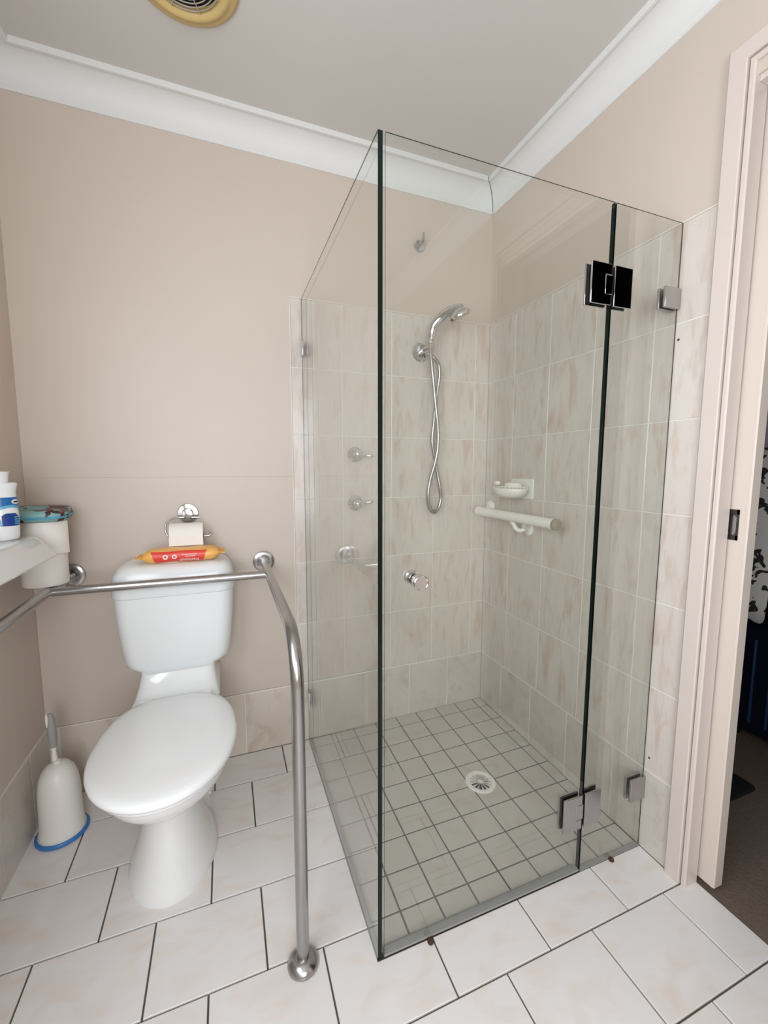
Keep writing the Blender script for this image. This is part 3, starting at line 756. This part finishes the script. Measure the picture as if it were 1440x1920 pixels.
# pan and pedestal
secs = [(0.000, -0.195, -0.536, 0.115), (0.012, -0.195, -0.536, 0.115), (0.030, -0.210, -0.529, 0.107), (0.070, -0.235, -0.513, 0.093), (0.120, -0.258, -0.498, 0.079), (0.165, -0.275, -0.488, 0.069),
        (0.205, -0.280, -0.487, 0.065), (0.236, -0.275, -0.503, 0.071), (0.262, -0.255, -0.535, 0.093), (0.290, -0.220, -0.585, 0.120), (0.320, -0.200, -0.637, 0.142), (0.350, -0.195, -0.668, 0.152),
        (0.376, -0.205, -0.683, 0.157), (0.388, -0.207, -0.685, 0.158), (0.392, -0.209, -0.682, 0.156)]
MB().loft([egg(TX - 0.012 * max(0.0, min(1.0, (0.30 - z) / 0.12)), yb, yf, hw, z, back=0.80) for z, yb, yf, hw in secs]).build('pan', CERAM, to, smooth=True, auto=1.3)
# rear outlet foot of the pedestal
MB().loft([rrect(TX - 0.008, -0.165, hx_, 0.105, 0.06, z) for z, hx_ in ((0.0, 0.088), (0.03, 0.084), (0.09, 0.066), (0.16, 0.058), (0.24, 0.062), (0.31, 0.085))]).build('pan_outlet', CERAM, to, smooth=True, auto=1.0)
# rear deck carrying the cistern, stepped neck
rings = [rrect(TX, -0.135, 0.085, 0.110, 0.05, 0.28), rrect(TX, -0.145, 0.106, 0.130, 0.05, 0.335), rrect(TX, -0.148, 0.122, 0.137, 0.045, 0.385), rrect(TX, -0.146, 0.124, 0.138, 0.04, 0.402), rrect(TX, -0.132, 0.119, 0.118, 0.035, 0.410),
         rrect(TX, -0.120, 0.113, 0.098, 0.03, 0.432), rrect(TX, -0.114, 0.113, 0.090, 0.03, 0.440), rrect(TX, -0.107, 0.108, 0.082, 0.03, 0.470)]
MB().loft(rings).build('pan_deck', CERAM, to, smooth=True, auto=0.9)
# seat ring and lid
def seat_out(ins, z, sc=1.0):
    return egg(TX, -0.262 - ins, -0.715 + ins, 0.1725 - ins, z, n=56, back=0.80, wide=0.48, pw=2.05, backpw=3.8)
MB().loft([seat_out(0.016, 0.3935), seat_out(0.012, 0.3955), seat_out(0.010, 0.404), seat_out(0.013, 0.4085)]).build('seat', SEATP, to, smooth=True, auto=1.0)
MB().loft([seat_out(0.008, 0.4095), seat_out(0.0015, 0.411), seat_out(0.0, 0.416), seat_out(0.0015, 0.4225), seat_out(0.007, 0.4275), seat_out(0.020, 0.4305), seat_out(0.05, 0.4325), seat_out(0.10, 0.434), seat_out(0.15, 0.4345)]).build('lid', SEATP, to, smooth=True, auto=1.3)
for s_ in (-1, 1):
    MB().tube([(TX + s_ * 0.062, -0.258, 0.412), (TX + s_ * 0.098, -0.258, 0.412)], 0.0105, 16).build('lid_hinge', SEATP, to, smooth=True)
    for dx in (0.068, 0.088):
        MB().lathe([(0.0030, 0), (0.0026, 0.0012)], (TX + s_ * dx, -0.2645, 0.4185), (0, -0.5, 0.85), 8).build('hinge_slot', GREYMET, to)
for s_ in (-1, 1):
    MB().lathe([(0.011, 0), (0.011, 0.004), (0.007, 0.011), (0.0, 0.012)], (TX - 0.008 + s_ * 0.080, -0.20, 0.030), (s_, 0, 0.5), 14).build('foot_cap', CERAM, to, smooth=True)
# cistern
def cis(z, hw, yf, r=0.045): return rrect(TX, (yf - 0.006) / 2, hw, (-yf - 0.006) / 2, r, z, 7)
rings = [cis(0.462, 0.100, -0.150), cis(0.465, 0.122, -0.160), cis(0.472, 0.140, -0.166), cis(0.486, 0.1530, -0.170), cis(0.505, 0.1595, -0.172), cis(0.560, 0.1665, -0.174), cis(0.640, 0.1735, -0.177), cis(0.716, 0.1780, -0.179)]
MB().loft(rings).build('cistern', CISTP, to, smooth=True, auto=1.2)
rings = [cis(0.7165, 0.1790, -0.180), cis(0.720, 0.1812, -0.1815), cis(0.745, 0.1815, -0.1815), cis(0.770, 0.1795, -0.180), cis(0.790, 0.1735, -0.175), cis(0.806, 0.1625, -0.165), cis(0.815, 0.1480, -0.150), cis(0.8185, 0.130, -0.135), cis(0.8195, 0.08, -0.11)]
lidc = MB().loft(rings).build('cistern_lid', CISTP, to, smooth=True, auto=1.2)
MB().loft([rrect(TX - 0.022, -0.118, 0.046, 0.022, 0.02, z) for z in (0.8175, 0.8225)]).build('flush_button', SEATP, to, smooth=True, auto=0.8)

# ------------------------------------------------------------------ stainless toilet rail
RR = 0.0142; RX1, RX0, RZ = -0.995, -1.608, 0.768
gr = thing('toilet_grab_rail', 'stainless steel grab rail around the toilet with cross bar and floor post', 'grab rail', ((RX0 + RX1) / 2, -0.4, 0))
for X in (RX1, RX0):
    pts = [(X, -0.012, RZ), (X, -0.30, RZ)] + [tuple(p) for p in arc((X, -0.783 + 0.105, RZ - 0.105), 0.105, PI / 2, PI, 12, (0, 1, 0), (0, 0, 1))] + [(X, -0.783, 0.35), (X, -0.783, 0.018)]
    MB().tube(pts, RR, 22).build('rail_tube', STEEL, gr, smooth=True, auto=0.8)
    MB().lathe([(0.0395, 0), (0.0395, 0.003), (0.0380, 0.0060), (0.0320, 0.0085), (0.0235, 0.0095), (0.0205, 0.0080), (0.0150, 0.0080)], (X, 0.0012, RZ), (0, -1, 0), 36).build('wall_flange', STEEL, gr, smooth=True, auto=0.6)
    MB().lathe([(0.0350, 0), (0.0355, 0.003), (0.0340, 0.008), (0.028, 0.0145), (0.0195, 0.0190), (0.0150, 0.0200)], (X, -0.783, 0.0), (0, 0, 1), 36).build('floor_flange', STEEL, gr, smooth=True, auto=0.6)
MB().tube([(RX0, -0.200, RZ), (RX1, -0.200, RZ - 0.002)], 0.0128, 22).build('cross_bar', STEEL, gr, smooth=True, auto=0.8)

# ------------------------------------------------------------------ toilet brush
bc = Vector((-1.632, -0.172, 0))
tb = thing('toilet_brush', 'white toilet brush in a bell holder with blue base ring, beside the toilet', 'toilet brush', bc)
MB().lathe([(0.060, 0.006), (0.0625, 0.010), (0.058, 0.024), (0.0555, 0.045), (0.0545, 0.10), (0.0535, 0.150), (0.0500, 0.180), (0.0420, 0.206), (0.0290, 0.224), (0.0150, 0.231), (0.0105, 0.232), (0.0095, 0.238)], bc, (0, 0, 1), 40).build('brush_holder', WHITEP, tb, smooth=True, auto=1.2)
MB().lathe([(0.064, 0.0), (0.0685, 0.001), (0.0690, 0.007), (0.066, 0.011), (0.060, 0.0115)], bc, (0, 0, 1), 40).build('base_ring', BLUEP, tb, smooth=True)
top = bc + Vector((-0.006, 0.004, 0.236)); ha = Vector((-0.035, 0.055, 1)).normalized()
hd_ = MB().tube([top + ha * d for d in (-0.004, 0.010, 0.030, 0.045)], [0.0075, 0.0080, 0.0060, 0.0078], 14).build('brush_handle', WHITEP, tb, smooth=True)
MB().tube([top + ha * d for d in (0.043, 0.050, 0.075, 0.105, 0.128, 0.142, 0.149)], [0.0080, 0.0098, 0.0112, 0.0118, 0.0100, 0.0075, 0.003], 16).build('handle_grip', GREYP, hd_, smooth=True)
MB().tube([top + ha * d + Vector((-0.0075, -0.006, 0)) for d in (0.110, 0.125, 0.138, 0.150)], [0.003, 0.0042, 0.0042, 0.002], 8).build('hang_loop', WHITEP, hd_, smooth=True)

# ------------------------------------------------------------------ toilet roll holder and roll
hx, hz = -1.2495, 0.963
th = thing('toilet_roll_holder', 'chrome toilet roll holder with wire arm above the cistern', 'roll holder', (hx, 0, hz))
MB().lathe([(0.034, 0), (0.034, 0.006), (0.0320, 0.0080), (0.0190, 0.0090), (0.0175, 0.0100), (0.0175, 0.034), (0.0155, 0.037), (0.0, 0.038)], (hx, 0.0012, hz), (0, -1, 0), 36).build('holder_flange', CHROME, th, smooth=True, auto=0.5)
zr = 0.8870; yr = -0.052
wire = [(-1.208, -0.030, 0.9500), (-1.245, -0.030, 0.9510), (-1.285, -0.034, 0.9510), (-1.306, -0.042, 0.9450), (-1.3165, -0.050, 0.9300), (-1.3170, -0.057, 0.9080), (-1.3090, -0.062, 0.8920), (-1.296, yr, zr), (-1.24, yr, zr), (-1.190, yr, zr - 0.001), (-1.1790, yr, 0.8885), (-1.1755, yr, 0.8985)]
MB().tube(smooth_path(wire, 6), 0.0031, 10).build('wire_arm', CHROME, th, smooth=True)
def roll(name, c, axis, ro, ri, L, label, group=None, tail=None):
    t = thing(name, label, 'toilet roll', c, group); c = Vector(c); a = Vector(axis).normalized()
    MB().lathe([(ri, 0), (ro - 0.002, 0), (ro, 0.0015), (ro, L - 0.0015), (ro - 0.002, L), (ri, L)], c, a, 44, cap0=False, cap1=False).build('paper', PAPER, t, smooth=True, auto=0.6)
    MB().lathe([(ri, 0.001), (ri, L - 0.001), (ri - 0.0012, L - 0.001), (ri - 0.0012, 0.001), (ri, 0.001)], c, a, 30, cap0=False, cap1=False).build('core', CARD, t, smooth=True, auto=0.6)
    if tail: tail(t)
    return t
ro = 0.0475; rl = Vector((-1.3025, -0.052, zr - 0.0005))
def hang(t):
    # loose sheet hanging in front of the roll
    out = []
    for k in range(9):
        a = PI / 2 * k / 8
        out.append((rl.y - (ro + 0.0012) * math.sin(a), rl.z + (ro + 0.0012) * math.cos(a)))
    out += [(rl.y - ro - 0.0013 - 0.002 * k, rl.z - 0.011 * k) for k in range(1, 3)]
    mb = MB(); L0, L1 = rl.x - 0.0008, rl.x + 0.1030
    mb.loft([[Vector((L0, y, z)), Vector((L1, y, z)), Vector((L1, y + 0.0006, z - 0.0004)), Vector((L0, y + 0.0006, z - 0.0004))] for y, z in out])
    mb.build('loose_sheet', PAPER, t)
roll('toilet_roll', rl, (1, 0, -0.02), ro, 0.0195, 0.102, 'white toilet roll hanging on the chrome holder', tail=hang)

# spare rolls balanced on the rail in the corner
rz0 = RZ + RR + 0.0003
roll('toilet_roll', (-1.6265, -0.150, rz0), (0, 0, 1), 0.0555, 0.0205, 0.0935, 'lower spare toilet roll standing on the steel rail in the corner', 'spare toilet rolls stacked on the rail')
def flap(t):
    c0 = Vector((-1.6235, -0.146, rz0 + 0.0945)); out = []
    mb = MB(); rings = []
    for k in range(10):
        a = -1.25 + 1.15 * k / 9
        r_ = 0.0562 + 0.004 * (k / 9) ** 2
        rings.append([c0 + Vector((r_ * math.cos(a), r_ * math.sin(a), z_)) for z_ in (0.001 - 0.004 * k / 9, 0.0925)] + [c0 + Vector(((r_ + 0.0008) * math.cos(a), (r_ + 0.0008) * math.sin(a), z_)) for z_ in (0.0925, 0.001 - 0.004 * k / 9)])
    mb.loft(rings).build('loose_sheet', PAPER, t)
roll('toilet_roll', (-1.6235, -0.146, rz0 + 0.0942), (0, 0, 1), 0.0555, 0.0205, 0.0935, 'upper spare toilet roll with loose end, under the teal pouch', 'spare toilet rolls stacked on the rail', tail=flap)

# teal patterned pouch on top of them
def pouch_mat():
    m, nt, b = nmat('teal_print'); N = nt.nodes; L = nt.links
    b.inputs['Roughness'].default_value = 0.5
    tc = N.new('ShaderNodeTexCoord'); n1 = N.new('ShaderNodeTexNoise'); n1.inputs['Scale'].default_value = 24.0; n1.inputs['Detail'].default_value = 1.0; n1.inputs['Distortion'].default_value = 0.8
    mp = N.new('ShaderNodeMapping'); mp.inputs['Location'].default_value = (3.15, 1.4, 0.1)
    L.new(tc.outputs['Object'], mp.inputs[0]); L.new(mp.outputs[0], n1.inputs['Vector'])
    cr_ = N.new('ShaderNodeValToRGB'); e = cr_.color_ramp; e.interpolation = 'CONSTANT'
    e.elements[0].position = 0.0; e.elements[0].color = lin(126, 170, 172)
    e.elements[1].position = 0.535; e.elements[1].color = lin(62, 40, 36)
    x = e.elements.new(0.64); x.color = lin(150, 92, 84)
    L.new(n1.outputs['Fac'], cr_.inputs[0]); L.new(cr_.outputs[0], b.inputs['Base Color'])
    return m
TEAL = pouch_mat(); TEALB = plain('teal_piping', lin(84, 158, 186), 0.45)
pc = Vector((-1.6345, -0.1425, rz0 + 0.1885)); rot = 0.10
po = thing('zip_pouch', 'teal fabric pouch with dark brown print lying on the spare rolls', 'pouch', pc)
def prr(hx_, hy_, z, r_=0.03):
    return [Vector((pc.x + p.x * math.cos(rot) - p.y * math.sin(rot), pc.y + p.x * math.sin(rot) + p.y * math.cos(rot), pc.z + z + max(0, p.y) * 0.10 * z / 0.03)) for p in rrect(0, 0, hx_, hy_, r_, 0, 6)]
MB().loft([prr(0.066, 0.066, 0.0), prr(0.071, 0.0715, 0.003), prr(0.0735, 0.0745, 0.010), prr(0.0725, 0.0735, 0.022), prr(0.069, 0.069, 0.030), prr(0.058, 0.058, 0.0335), prr(0.03, 0.03, 0.035)]).build('pouch_body', TEAL, po, smooth=True, auto=1.4)
MB().tube(prr(0.0742, 0.0752, 0.0125), 0.0030, 8, closed=True).build('zip_piping', TEALB, po, smooth=True)
MB().tube([pc + Vector((0.070, -0.030, 0.0130)), pc + Vector((0.080, -0.026, 0.0120))], [0.0045, 0.006], 10).build('zip_pull', NAVY, po, smooth=True)

# wipes packet on the cistern lid
wc = Vector((-1.262, -0.130, 0.8200))
wp = thing('wipes_packet', 'orange and red wet wipes packet lying on the cistern lid', 'wipes packet', wc)
mb = MB(); rings = []; NS = 25
for i in range(NS):
    t = i / (NS - 1); x = -0.115 + 0.230 * t
    e = abs(2 * t - 1); puff = (1 - max(0, (e - 0.76) / 0.24) ** 2.2)
    hz_ = 0.0030 + 0.0190 * puff; hy_ = 0.041 - 0.006 * max(0, (e - 0.76) / 0.24)
    zc = 0.0215 - (1 - puff) * (0.002 if t < 0.5 else -0.004)
    ring = []
    for j in range(20):
        a = 2 * PI * j / 20
        ring.append(wc + Vector((x + 0.0015 * math.sin(a * 5 + i), hy_ * math.copysign(abs(math.cos(a)) ** 0.7, math.cos(a)), zc + hz_ * math.copysign(abs(math.sin(a)) ** 0.75, math.sin(a)) * (1 + 0.05 * math.sin(3 * a + x * 60)))))
    rings.append(ring)
mb.loft(rings)
mb.build('wrapper', ORANGE, wp, smooth=True, auto=1.3)
# printed red panel follows the front of the packet
v = []; f = []
for i in range(25):
    t = i / 24
    for j in range(9):
        s_ = j / 8; a = PI + (-0.90 + 1.65 * s_)     # around the front
        x0 = -0.088 + 0.014 * (1 - s_) ; x1 = 0.076 - 0.014 * (1 - s_)
        x = x0 + (x1 - x0) * t
        e = abs(x / 0.115); puff = (1 - max(0, (e - 0.76) / 0.24) ** 2.2)
        hz_ = 0.0030 + 0.0190 * puff + 0.0004; hy_ = 0.0414 - 0.006 * max(0, (e - 0.76) / 0.24)
        a2 = -0.90 + 1.65 * s_
        y = -hy_ * abs(math.cos(a2)) ** 0.7; zz = 0.0215 + hz_ * math.copysign(abs(math.sin(a2)) ** 0.75, math.sin(a2)) * (1 + 0.05 * math.sin(3 * (PI - a2) + x * 60))
        v.append(wc + Vector((x, y - 0.0004, zz + 0.0002)))
for i in range(24):
    for j in range(8): f.append((i * 9 + j, i * 9 + j + 1, (i + 1) * 9 + j + 1, (i + 1) * 9 + j))
panel = mesh_obj('printed_panel', v, f, RED, wp, smooth=True)
def text_mesh(name, body, size, loc, rot_m, mat, parent, shear=0.0, depth=0.0002):
    cu = bpy.data.curves.new(name, 'FONT'); cu.body = body; cu.size = size; cu.align_x = 'CENTER'; cu.align_y = 'CENTER'; cu.shear = shear; cu.extrude = depth
    tmp = bpy.data.objects.new(name + '_tmp', cu); COL.objects.link(tmp)
    dg = bpy.context.evaluated_depsgraph_get(); me = bpy.data.meshes.new_from_object(tmp.evaluated_get(dg))
    bpy.data.objects.remove(tmp)
    me.transform(Matrix.Translation(Vector(loc)) @ rot_m.to_4x4()); me.materials.clear(); me.materials.append(mat)
    o = bpy.data.objects.new(name, me); COL.objects.link(o); attach(o, parent); return o
face = Matrix(((1, 0, 0), (0, 0, -1), (0, 1, 0)))           # text plane facing -y
flip = face @ Matrix.Rotation(PI, 3, 'Z')                    # printed upside down, as it lies
lean = Matrix.Rotation(0.55, 3, 'X')
text_mesh('printed_lettering', 'Freshtouch', 0.0125, wc + Vector((0.024, -0.0425, 0.0105)), Matrix.Rotation(0.35, 3, 'X') @ flip, INKW, panel, shear=0.15)
for (dx, dz, w_) in ((0.026, 0.0205, 0.030), (0.024, 0.0265, 0.044)):
    MB().box((wc.x + dx - w_ / 2, wc.y - 0.0435, wc.z + dz), (wc.x + dx + w_ / 2, wc.y - 0.0405, wc.z + dz + 0.0016)).build('printed_line', INKW, panel)
for dx, r_ in ((-0.046, 0.0075), (-0.020, 0.0070)):
    MB().lathe([(r_, 0), (r_, 0.0004), (r_ * 0.55, 0.0005)], wc + Vector((dx, -0.0416, 0.0215)), (0, -1, 0.0), 20, cap0=False, cap1=False).build('printed_badge', INKW, panel)
for s_, nm in ((-1, 'crimped_end'), (1, 'crimped_end')):
    mb = MB(); rings = []
    for k in range(5):
        xx = s_ * (0.113 + 0.0045 * k)
        rings.append([wc + Vector((xx, yy_, 0.0195 + (0.004 if s_ > 0 else -0.001) + 0.0025 * math.sin(yy_ * 300 + k))) for yy_ in [-0.038 + 0.076 * q / 10 for q in range(11)]] + [wc + Vector((xx, yy_, 0.0220 + (0.004 if s_ > 0 else -0.001) + 0.0025 * math.sin(yy_ * 300 + k))) for yy_ in [0.038 - 0.076 * q / 10 for q in range(11)]])
    mb.loft(rings).build(nm, ORANGE, wp, smooth=True, auto=0.8)

# ------------------------------------------------------------------ basin on the left wall
bs = thing('wash_basin', 'white basin with rounded corner on the left wall, cut by the picture edge', 'basin', (-1.715, -0.55, 0.80))
def bo(xf, ye, z, r_, yn=-0.95):
    """outline of the basin: wall at x=XL, front at xf, far end ye, near end yn"""
    pts = [Vector((XL + 0.0005, yn, z)), Vector((XL + 0.0005, ye, z))]
    pts += [Vector((xf - r_ + r_ * math.sin(t), ye - r_ + r_ * math.cos(t), z)) for t in [PI / 2 * k / 8 for k in range(9)]]
    pts += [Vector((xf - r_ + r_ * math.cos(t), yn + r_ - r_ * math.sin(t), z)) for t in [PI / 2 * k / 8 for k in range(9)]]
    return pts
rings = [bo(-1.690, -0.38, 0.780, 0.012, -0.84), bo(-1.672, -0.34, 0.850, 0.02, -0.89), bo(-1.640, -0.32, 0.876, 0.04, -0.91), bo(-1.556, -0.268, 0.888, 0.045), bo(-1.549, -0.262, 0.890, 0.045), bo(-1.548, -0.260, 0.894, 0.045), bo(-1.553, -0.262, 0.901, 0.043), bo(-1.572, -0.262, 0.922, 0.04), bo(-1.586, -0.262, 0.936, 0.036), bo(-1.594, -0.264, 0.9405, 0.032), bo(-1.602, -0.268, 0.942, 0.03)]
MB().loft(rings).build('basin_body', CERAM, bs, smooth=True, auto=0.8)

# pump bottle standing on it
bo_c = Vector((-1.6585, -0.307, 0.9422))
bt = thing('lotion_bottle', 'white bottle with blue label standing on the basin', 'bottle', bo_c)
def bring(sx_, sy_, z): return [bo_c + Vector((sx_ * math.cos(a), sy_ * math.sin(a), z)) for a in [2 * PI * j / 40 for j in range(40)]]
def brad(z):
    # body flares a little at the shoulder
    pts = [(0.0, 0.033), (0.004, 0.0365), (0.010, 0.038), (0.030, 0.039), (0.060, 0.0395), (0.090, 0.039), (0.105, 0.0375), (0.118, 0.0365), (0.130, 0.0385), (0.140, 0.041), (0.143, 0.040), (0.1445, 0.036)]
    for (a, ra), (b, rb) in zip(pts, pts[1:]):
        if a <= z <= b: return ra + (rb - ra) * (z - a) / (b - a)
    return pts[-1][1]
zs = [0.0, 0.004, 0.010, 0.030, 0.060, 0.090, 0.105, 0.118, 0.130, 0.140, 0.143, 0.1445]
MB().loft([bring(brad(z), brad(z) * 0.8, z) for z in zs]).build('bottle_body', WHITEB, bt, smooth=True, auto=0.9)
MB().loft([bring(0.022, 0.018, 0.1445), bring(0.024, 0.019, 0.148), bring(0.026, 0.020, 0.168), bring(0.029, 0.0225, 0.172), bring(0.024, 0.018, 0.1715), bring(0.010, 0.008, 0.164)]).build('bottle_cap', WHITEB, bt, smooth=True, auto=0.7)
def label_band(name, mat, zlo, zhi, a0, a1, parent, off=0.0004, n=40):
    v = []; f = []
    for i in range(n + 1):
        a = a0 + (a1 - a0) * i / n; lo, hi = zlo(a), zhi(a)
        for j in range(5):
            z = lo + (hi - lo) * j / 4; r_ = brad(z) + off
            v.append(bo_c + Vector((r_ * math.cos(a), r_ * 0.8 * math.sin(a), z)))
    for i in range(n):
        for j in range(4): f.append((i * 5 + j, i * 5 + j + 1, (i + 1) * 5 + j + 1, (i + 1) * 5 + j))
    return mesh_obj(name, v, f, mat, parent, smooth=True)
A0, A1 = -PI, 0.35
lb = label_band('label', BLUE1, lambda a: 0.083 + 0.006 * math.cos((a + 0.6) * 2.2), lambda a: 0.108, A0, A1, bt)
label_band('label_stripe', BLUE2, lambda a: 0.076 + 0.006 * math.cos((a + 0.6) * 2.2), lambda a: 0.083 + 0.006 * math.cos((a + 0.6) * 2.2), A0, A1, lb)
label_band('label_block', BLUE3, lambda a: 0.036, lambda a: 0.068 - 0.010 * max(0, (abs(a + 0.65) - 0.30)) * 3, -1.15, 0.05, lb, n=24)
label_band('label_block', BLUE2, lambda a: 0.036, lambda a: 0.066 - 0.016 * ((a + 1.62) / 0.45) ** 2, -2.07, -1.17, lb, n=24)
for k in range(4):
    label_band('label_print', BLUE2, lambda a, k=k: 0.040 + 0.0055 * k, lambda a, k=k: 0.0428 + 0.0055 * k, -0.45, -0.05, lb, off=0.0009, n=8)
label_band('label_logo', INKW, lambda a: 0.0965 - 0.006 * math.sqrt(max(0, 1 - ((a + 0.22) / 0.33) ** 2)), lambda a: 0.0965 + 0.006 * math.sqrt(max(0, 1 - ((a + 0.22) / 0.33) ** 2)), -0.55, 0.11, lb, off=0.0009, n=20)
label_band('label_logo', INKB, lambda a: 0.0962 - 0.0022 * math.sqrt(max(0, 1 - ((a + 0.2) / 0.25) ** 2)), lambda a: 0.0962 + 0.0022 * math.sqrt(max(0, 1 - ((a + 0.2) / 0.25) ** 2)), -0.45, 0.05, lb, off=0.0013, n=16)

# ------------------------------------------------------------------ clothes and luggage in the robe
rail_o = MB().tube([(0.40, -0.62, 1.555), (1.40, -0.62, 1.555)], 0.0125, 14)
tag(rail_o.build('clothes_rail', SATIN, smooth=True, auto=0.8), 'metal clothes rail in the dark robe behind the doorway', 'clothes rail')
def print_mat(name, base, ink, scale, thr, rough=0.85):
    m, nt, b = nmat(name); N = nt.nodes; L = nt.links; b.inputs['Roughness'].default_value = rough
    tc = N.new('ShaderNodeTexCoord'); n1 = N.new('ShaderNodeTexVoronoi'); n1.inputs['Scale'].default_value = scale
    nz = N.new('ShaderNodeTexNoise'); nz.inputs['Scale'].default_value = scale * 0.7; nz.inputs['Detail'].default_value = 2
    ad = N.new('ShaderNodeMix'); ad.data_type = 'VECTOR'; ad.inputs[0].default_value = 0.12
    L.new(tc.outputs['Object'], nz.inputs['Vector']); L.new(tc.outputs['Object'], ad.inputs[4]); L.new(nz.outputs['Color'], ad.inputs[5]); L.new(ad.outputs[1], n1.inputs['Vector'])
    cr_ = N.new('ShaderNodeValToRGB'); cr_.color_ramp.interpolation = 'CONSTANT'
    cr_.color_ramp.elements[0].color = ink; cr_.color_ramp.elements[1].color = base; cr_.color_ramp.elements[1].position = thr
    L.new(n1.outputs['Distance'], cr_.inputs[0]); L.new(cr_.outputs[0], b.inputs['Base Color'])
    return m
def garment(x, y, ztop, zbot, hw, mat, label, seed, flare=1.15, tilt=0.0, sleeve=True):
    rnd = random.Random(seed)
    t = thing('garment', label, 'garment', (x, y, zbot), 'clothes hanging on the robe rail')
    ph = [rnd.uniform(0, 6.28) for _ in range(4)]
    rings = []; NZ = 14; NJ = 36
    for i in range(NZ):
        s = i / (NZ - 1); z = ztop - (ztop - zbot) * s
        w_ = hw * (0.30 + 0.70 * min(1, s / 0.10)) * (1 + (flare - 1) * s) * (0.9 + 0.1 * math.cos(s * 5 + ph[0]))
        dep = 0.010 + 0.018 * min(1, s / 0.12)
        ring = []
        for j in range(NJ):
            a = 2 * PI * j / NJ
            rip = 1 + 0.28 * s * math.sin(7 * a + ph[1]) + 0.15 * s * math.sin(11 * a + ph[2])
            ring.append(Vector((x + dep * rip * math.sin(a) + tilt * s, y + w_ * math.cos(a), z + 0.012 * s * math.sin(5 * a + ph[3]))))
        rings.append(ring)
    MB().loft(rings).build('cloth', mat, t, smooth=True, auto=2.0)
    if sleeve:
        for sg in (-1, 1):
            MB().tube(smooth_path([(x, y + sg * hw * 0.80, ztop - 0.045), (x + 0.004, y + sg * hw * 1.02, ztop - 0.15), (x + 0.006, y + sg * hw * 1.08, ztop - 0.30)], 5), [0.020 + 0.012 * k / 10 for k in range(11)], 12).build('sleeve', mat, t, smooth=True)
    MB().tube(smooth_path([(x, y, 1.545), (x, y + 0.012, 1.571), (x, y + 0.006, 1.58), (x, y - 0.012, 1.574), (x, y - 0.013, 1.560), (x, y, 1.53), (x, y, ztop - 0.005)], 4), 0.0022, 8).build('hanger_hook', SATIN, t, smooth=True)
FLOR = print_mat('white_black_floral', lin(168, 166, 162), lin(14, 14, 17), 26.0, 0.34)
LAV = plain('lavender_knit', lin(112, 100, 116), 0.9, noise=0.1, nscale=60)
BLKC = plain('black_cloth', lin(18, 17, 19), 0.95)
STRP = print_mat('black_white_weave', lin(24, 24, 30), lin(222, 222, 224), 75.0, 0.36)
REDC = plain('coral_cloth', lin(150, 50, 40), 0.9)
BLUC = plain('cornflower_cloth', lin(70, 88, 140), 0.9)
garment(0.500, -0.625, 1.49, 0.93, 0.17, LAV, 'lavender knit top hanging nearest the doorway', 3, 1.0)
garment(0.600, -0.650, 1.47, 0.60, 0.165, FLOR, 'white garment with black floral print hanging in the robe', 5, 1.1, sleeve=False)
garment(0.700, -0.640, 1.48, 0.74, 0.17, BLUC, 'blue cloth garment behind the floral one', 8, 1.05)
garment(0.800, -0.640, 1.47, 0.86, 0.18, REDC, 'coral red garment hanging in the robe', 9, 1.05)
garment(0.900, -0.650, 1.48, 0.60, 0.20, BLKC, 'plain black garment hanging in the robe', 12, 1.1)
garment(1.000, -0.650, 1.48, 0.70, 0.20, STRP, 'black and white woven garment hanging deepest in the robe', 15, 1.1)

st = thing('suitcase', 'navy hard-shell suitcase standing on the robe carpet', 'suitcase', (0.98, -0.72, 0))
def ssec(z, k=1.0, dx=0.0): return rrect(0.98 + dx, -0.715, 0.13 * k, 0.165 * k, 0.05, z, 6)
MB().loft([ssec(0.035, 0.86), ssec(0.045, 0.95), ssec(0.075, 1.0), ssec(0.45, 1.0), ssec(0.485, 0.95), ssec(0.50, 0.85)]).build('shell', NAVY, st, smooth=True, auto=0.9)
for k in range(5):
    yy_ = -0.715 + 0.26 * (k - 2) / 4.6
    MB().tube([(0.8485, yy_, 0.09), (0.8485, yy_, 0.44)], 0.0055, 8).build('shell_rib', NAVYL, st, smooth=True)
for sx_ in (-1, 1):
    for sy_ in (-1, 1):
        MB().lathe([(0.022, -0.010), (0.022, 0.010)], (0.98 + sx_ * 0.085, -0.715 + sy_ * 0.12, 0.0185), (0, 1, 0), 18).build('wheel', BLACKRUB, st, smooth=True, auto=0.6)
MB().tube(smooth_path([(0.98, -0.80, 0.495), (0.98, -0.79, 0.525), (0.98, -0.715, 0.532), (0.98, -0.64, 0.525), (0.98, -0.63, 0.495)], 5), 0.009, 10).build('carry_handle', BLACKRUB, st, smooth=True)
mm = MB().loft([rrect(0.445, -0.745, 0.15, 0.085, 0.02, z) for z in (-0.0038, 0.004)] + [rrect(0.445, -0.745, 0.146, 0.081, 0.018, 0.007)])
tag(mm.build('floor_mat', MATBLK, smooth=True, auto=0.6), 'small flat black mat on the robe carpet', 'mat')
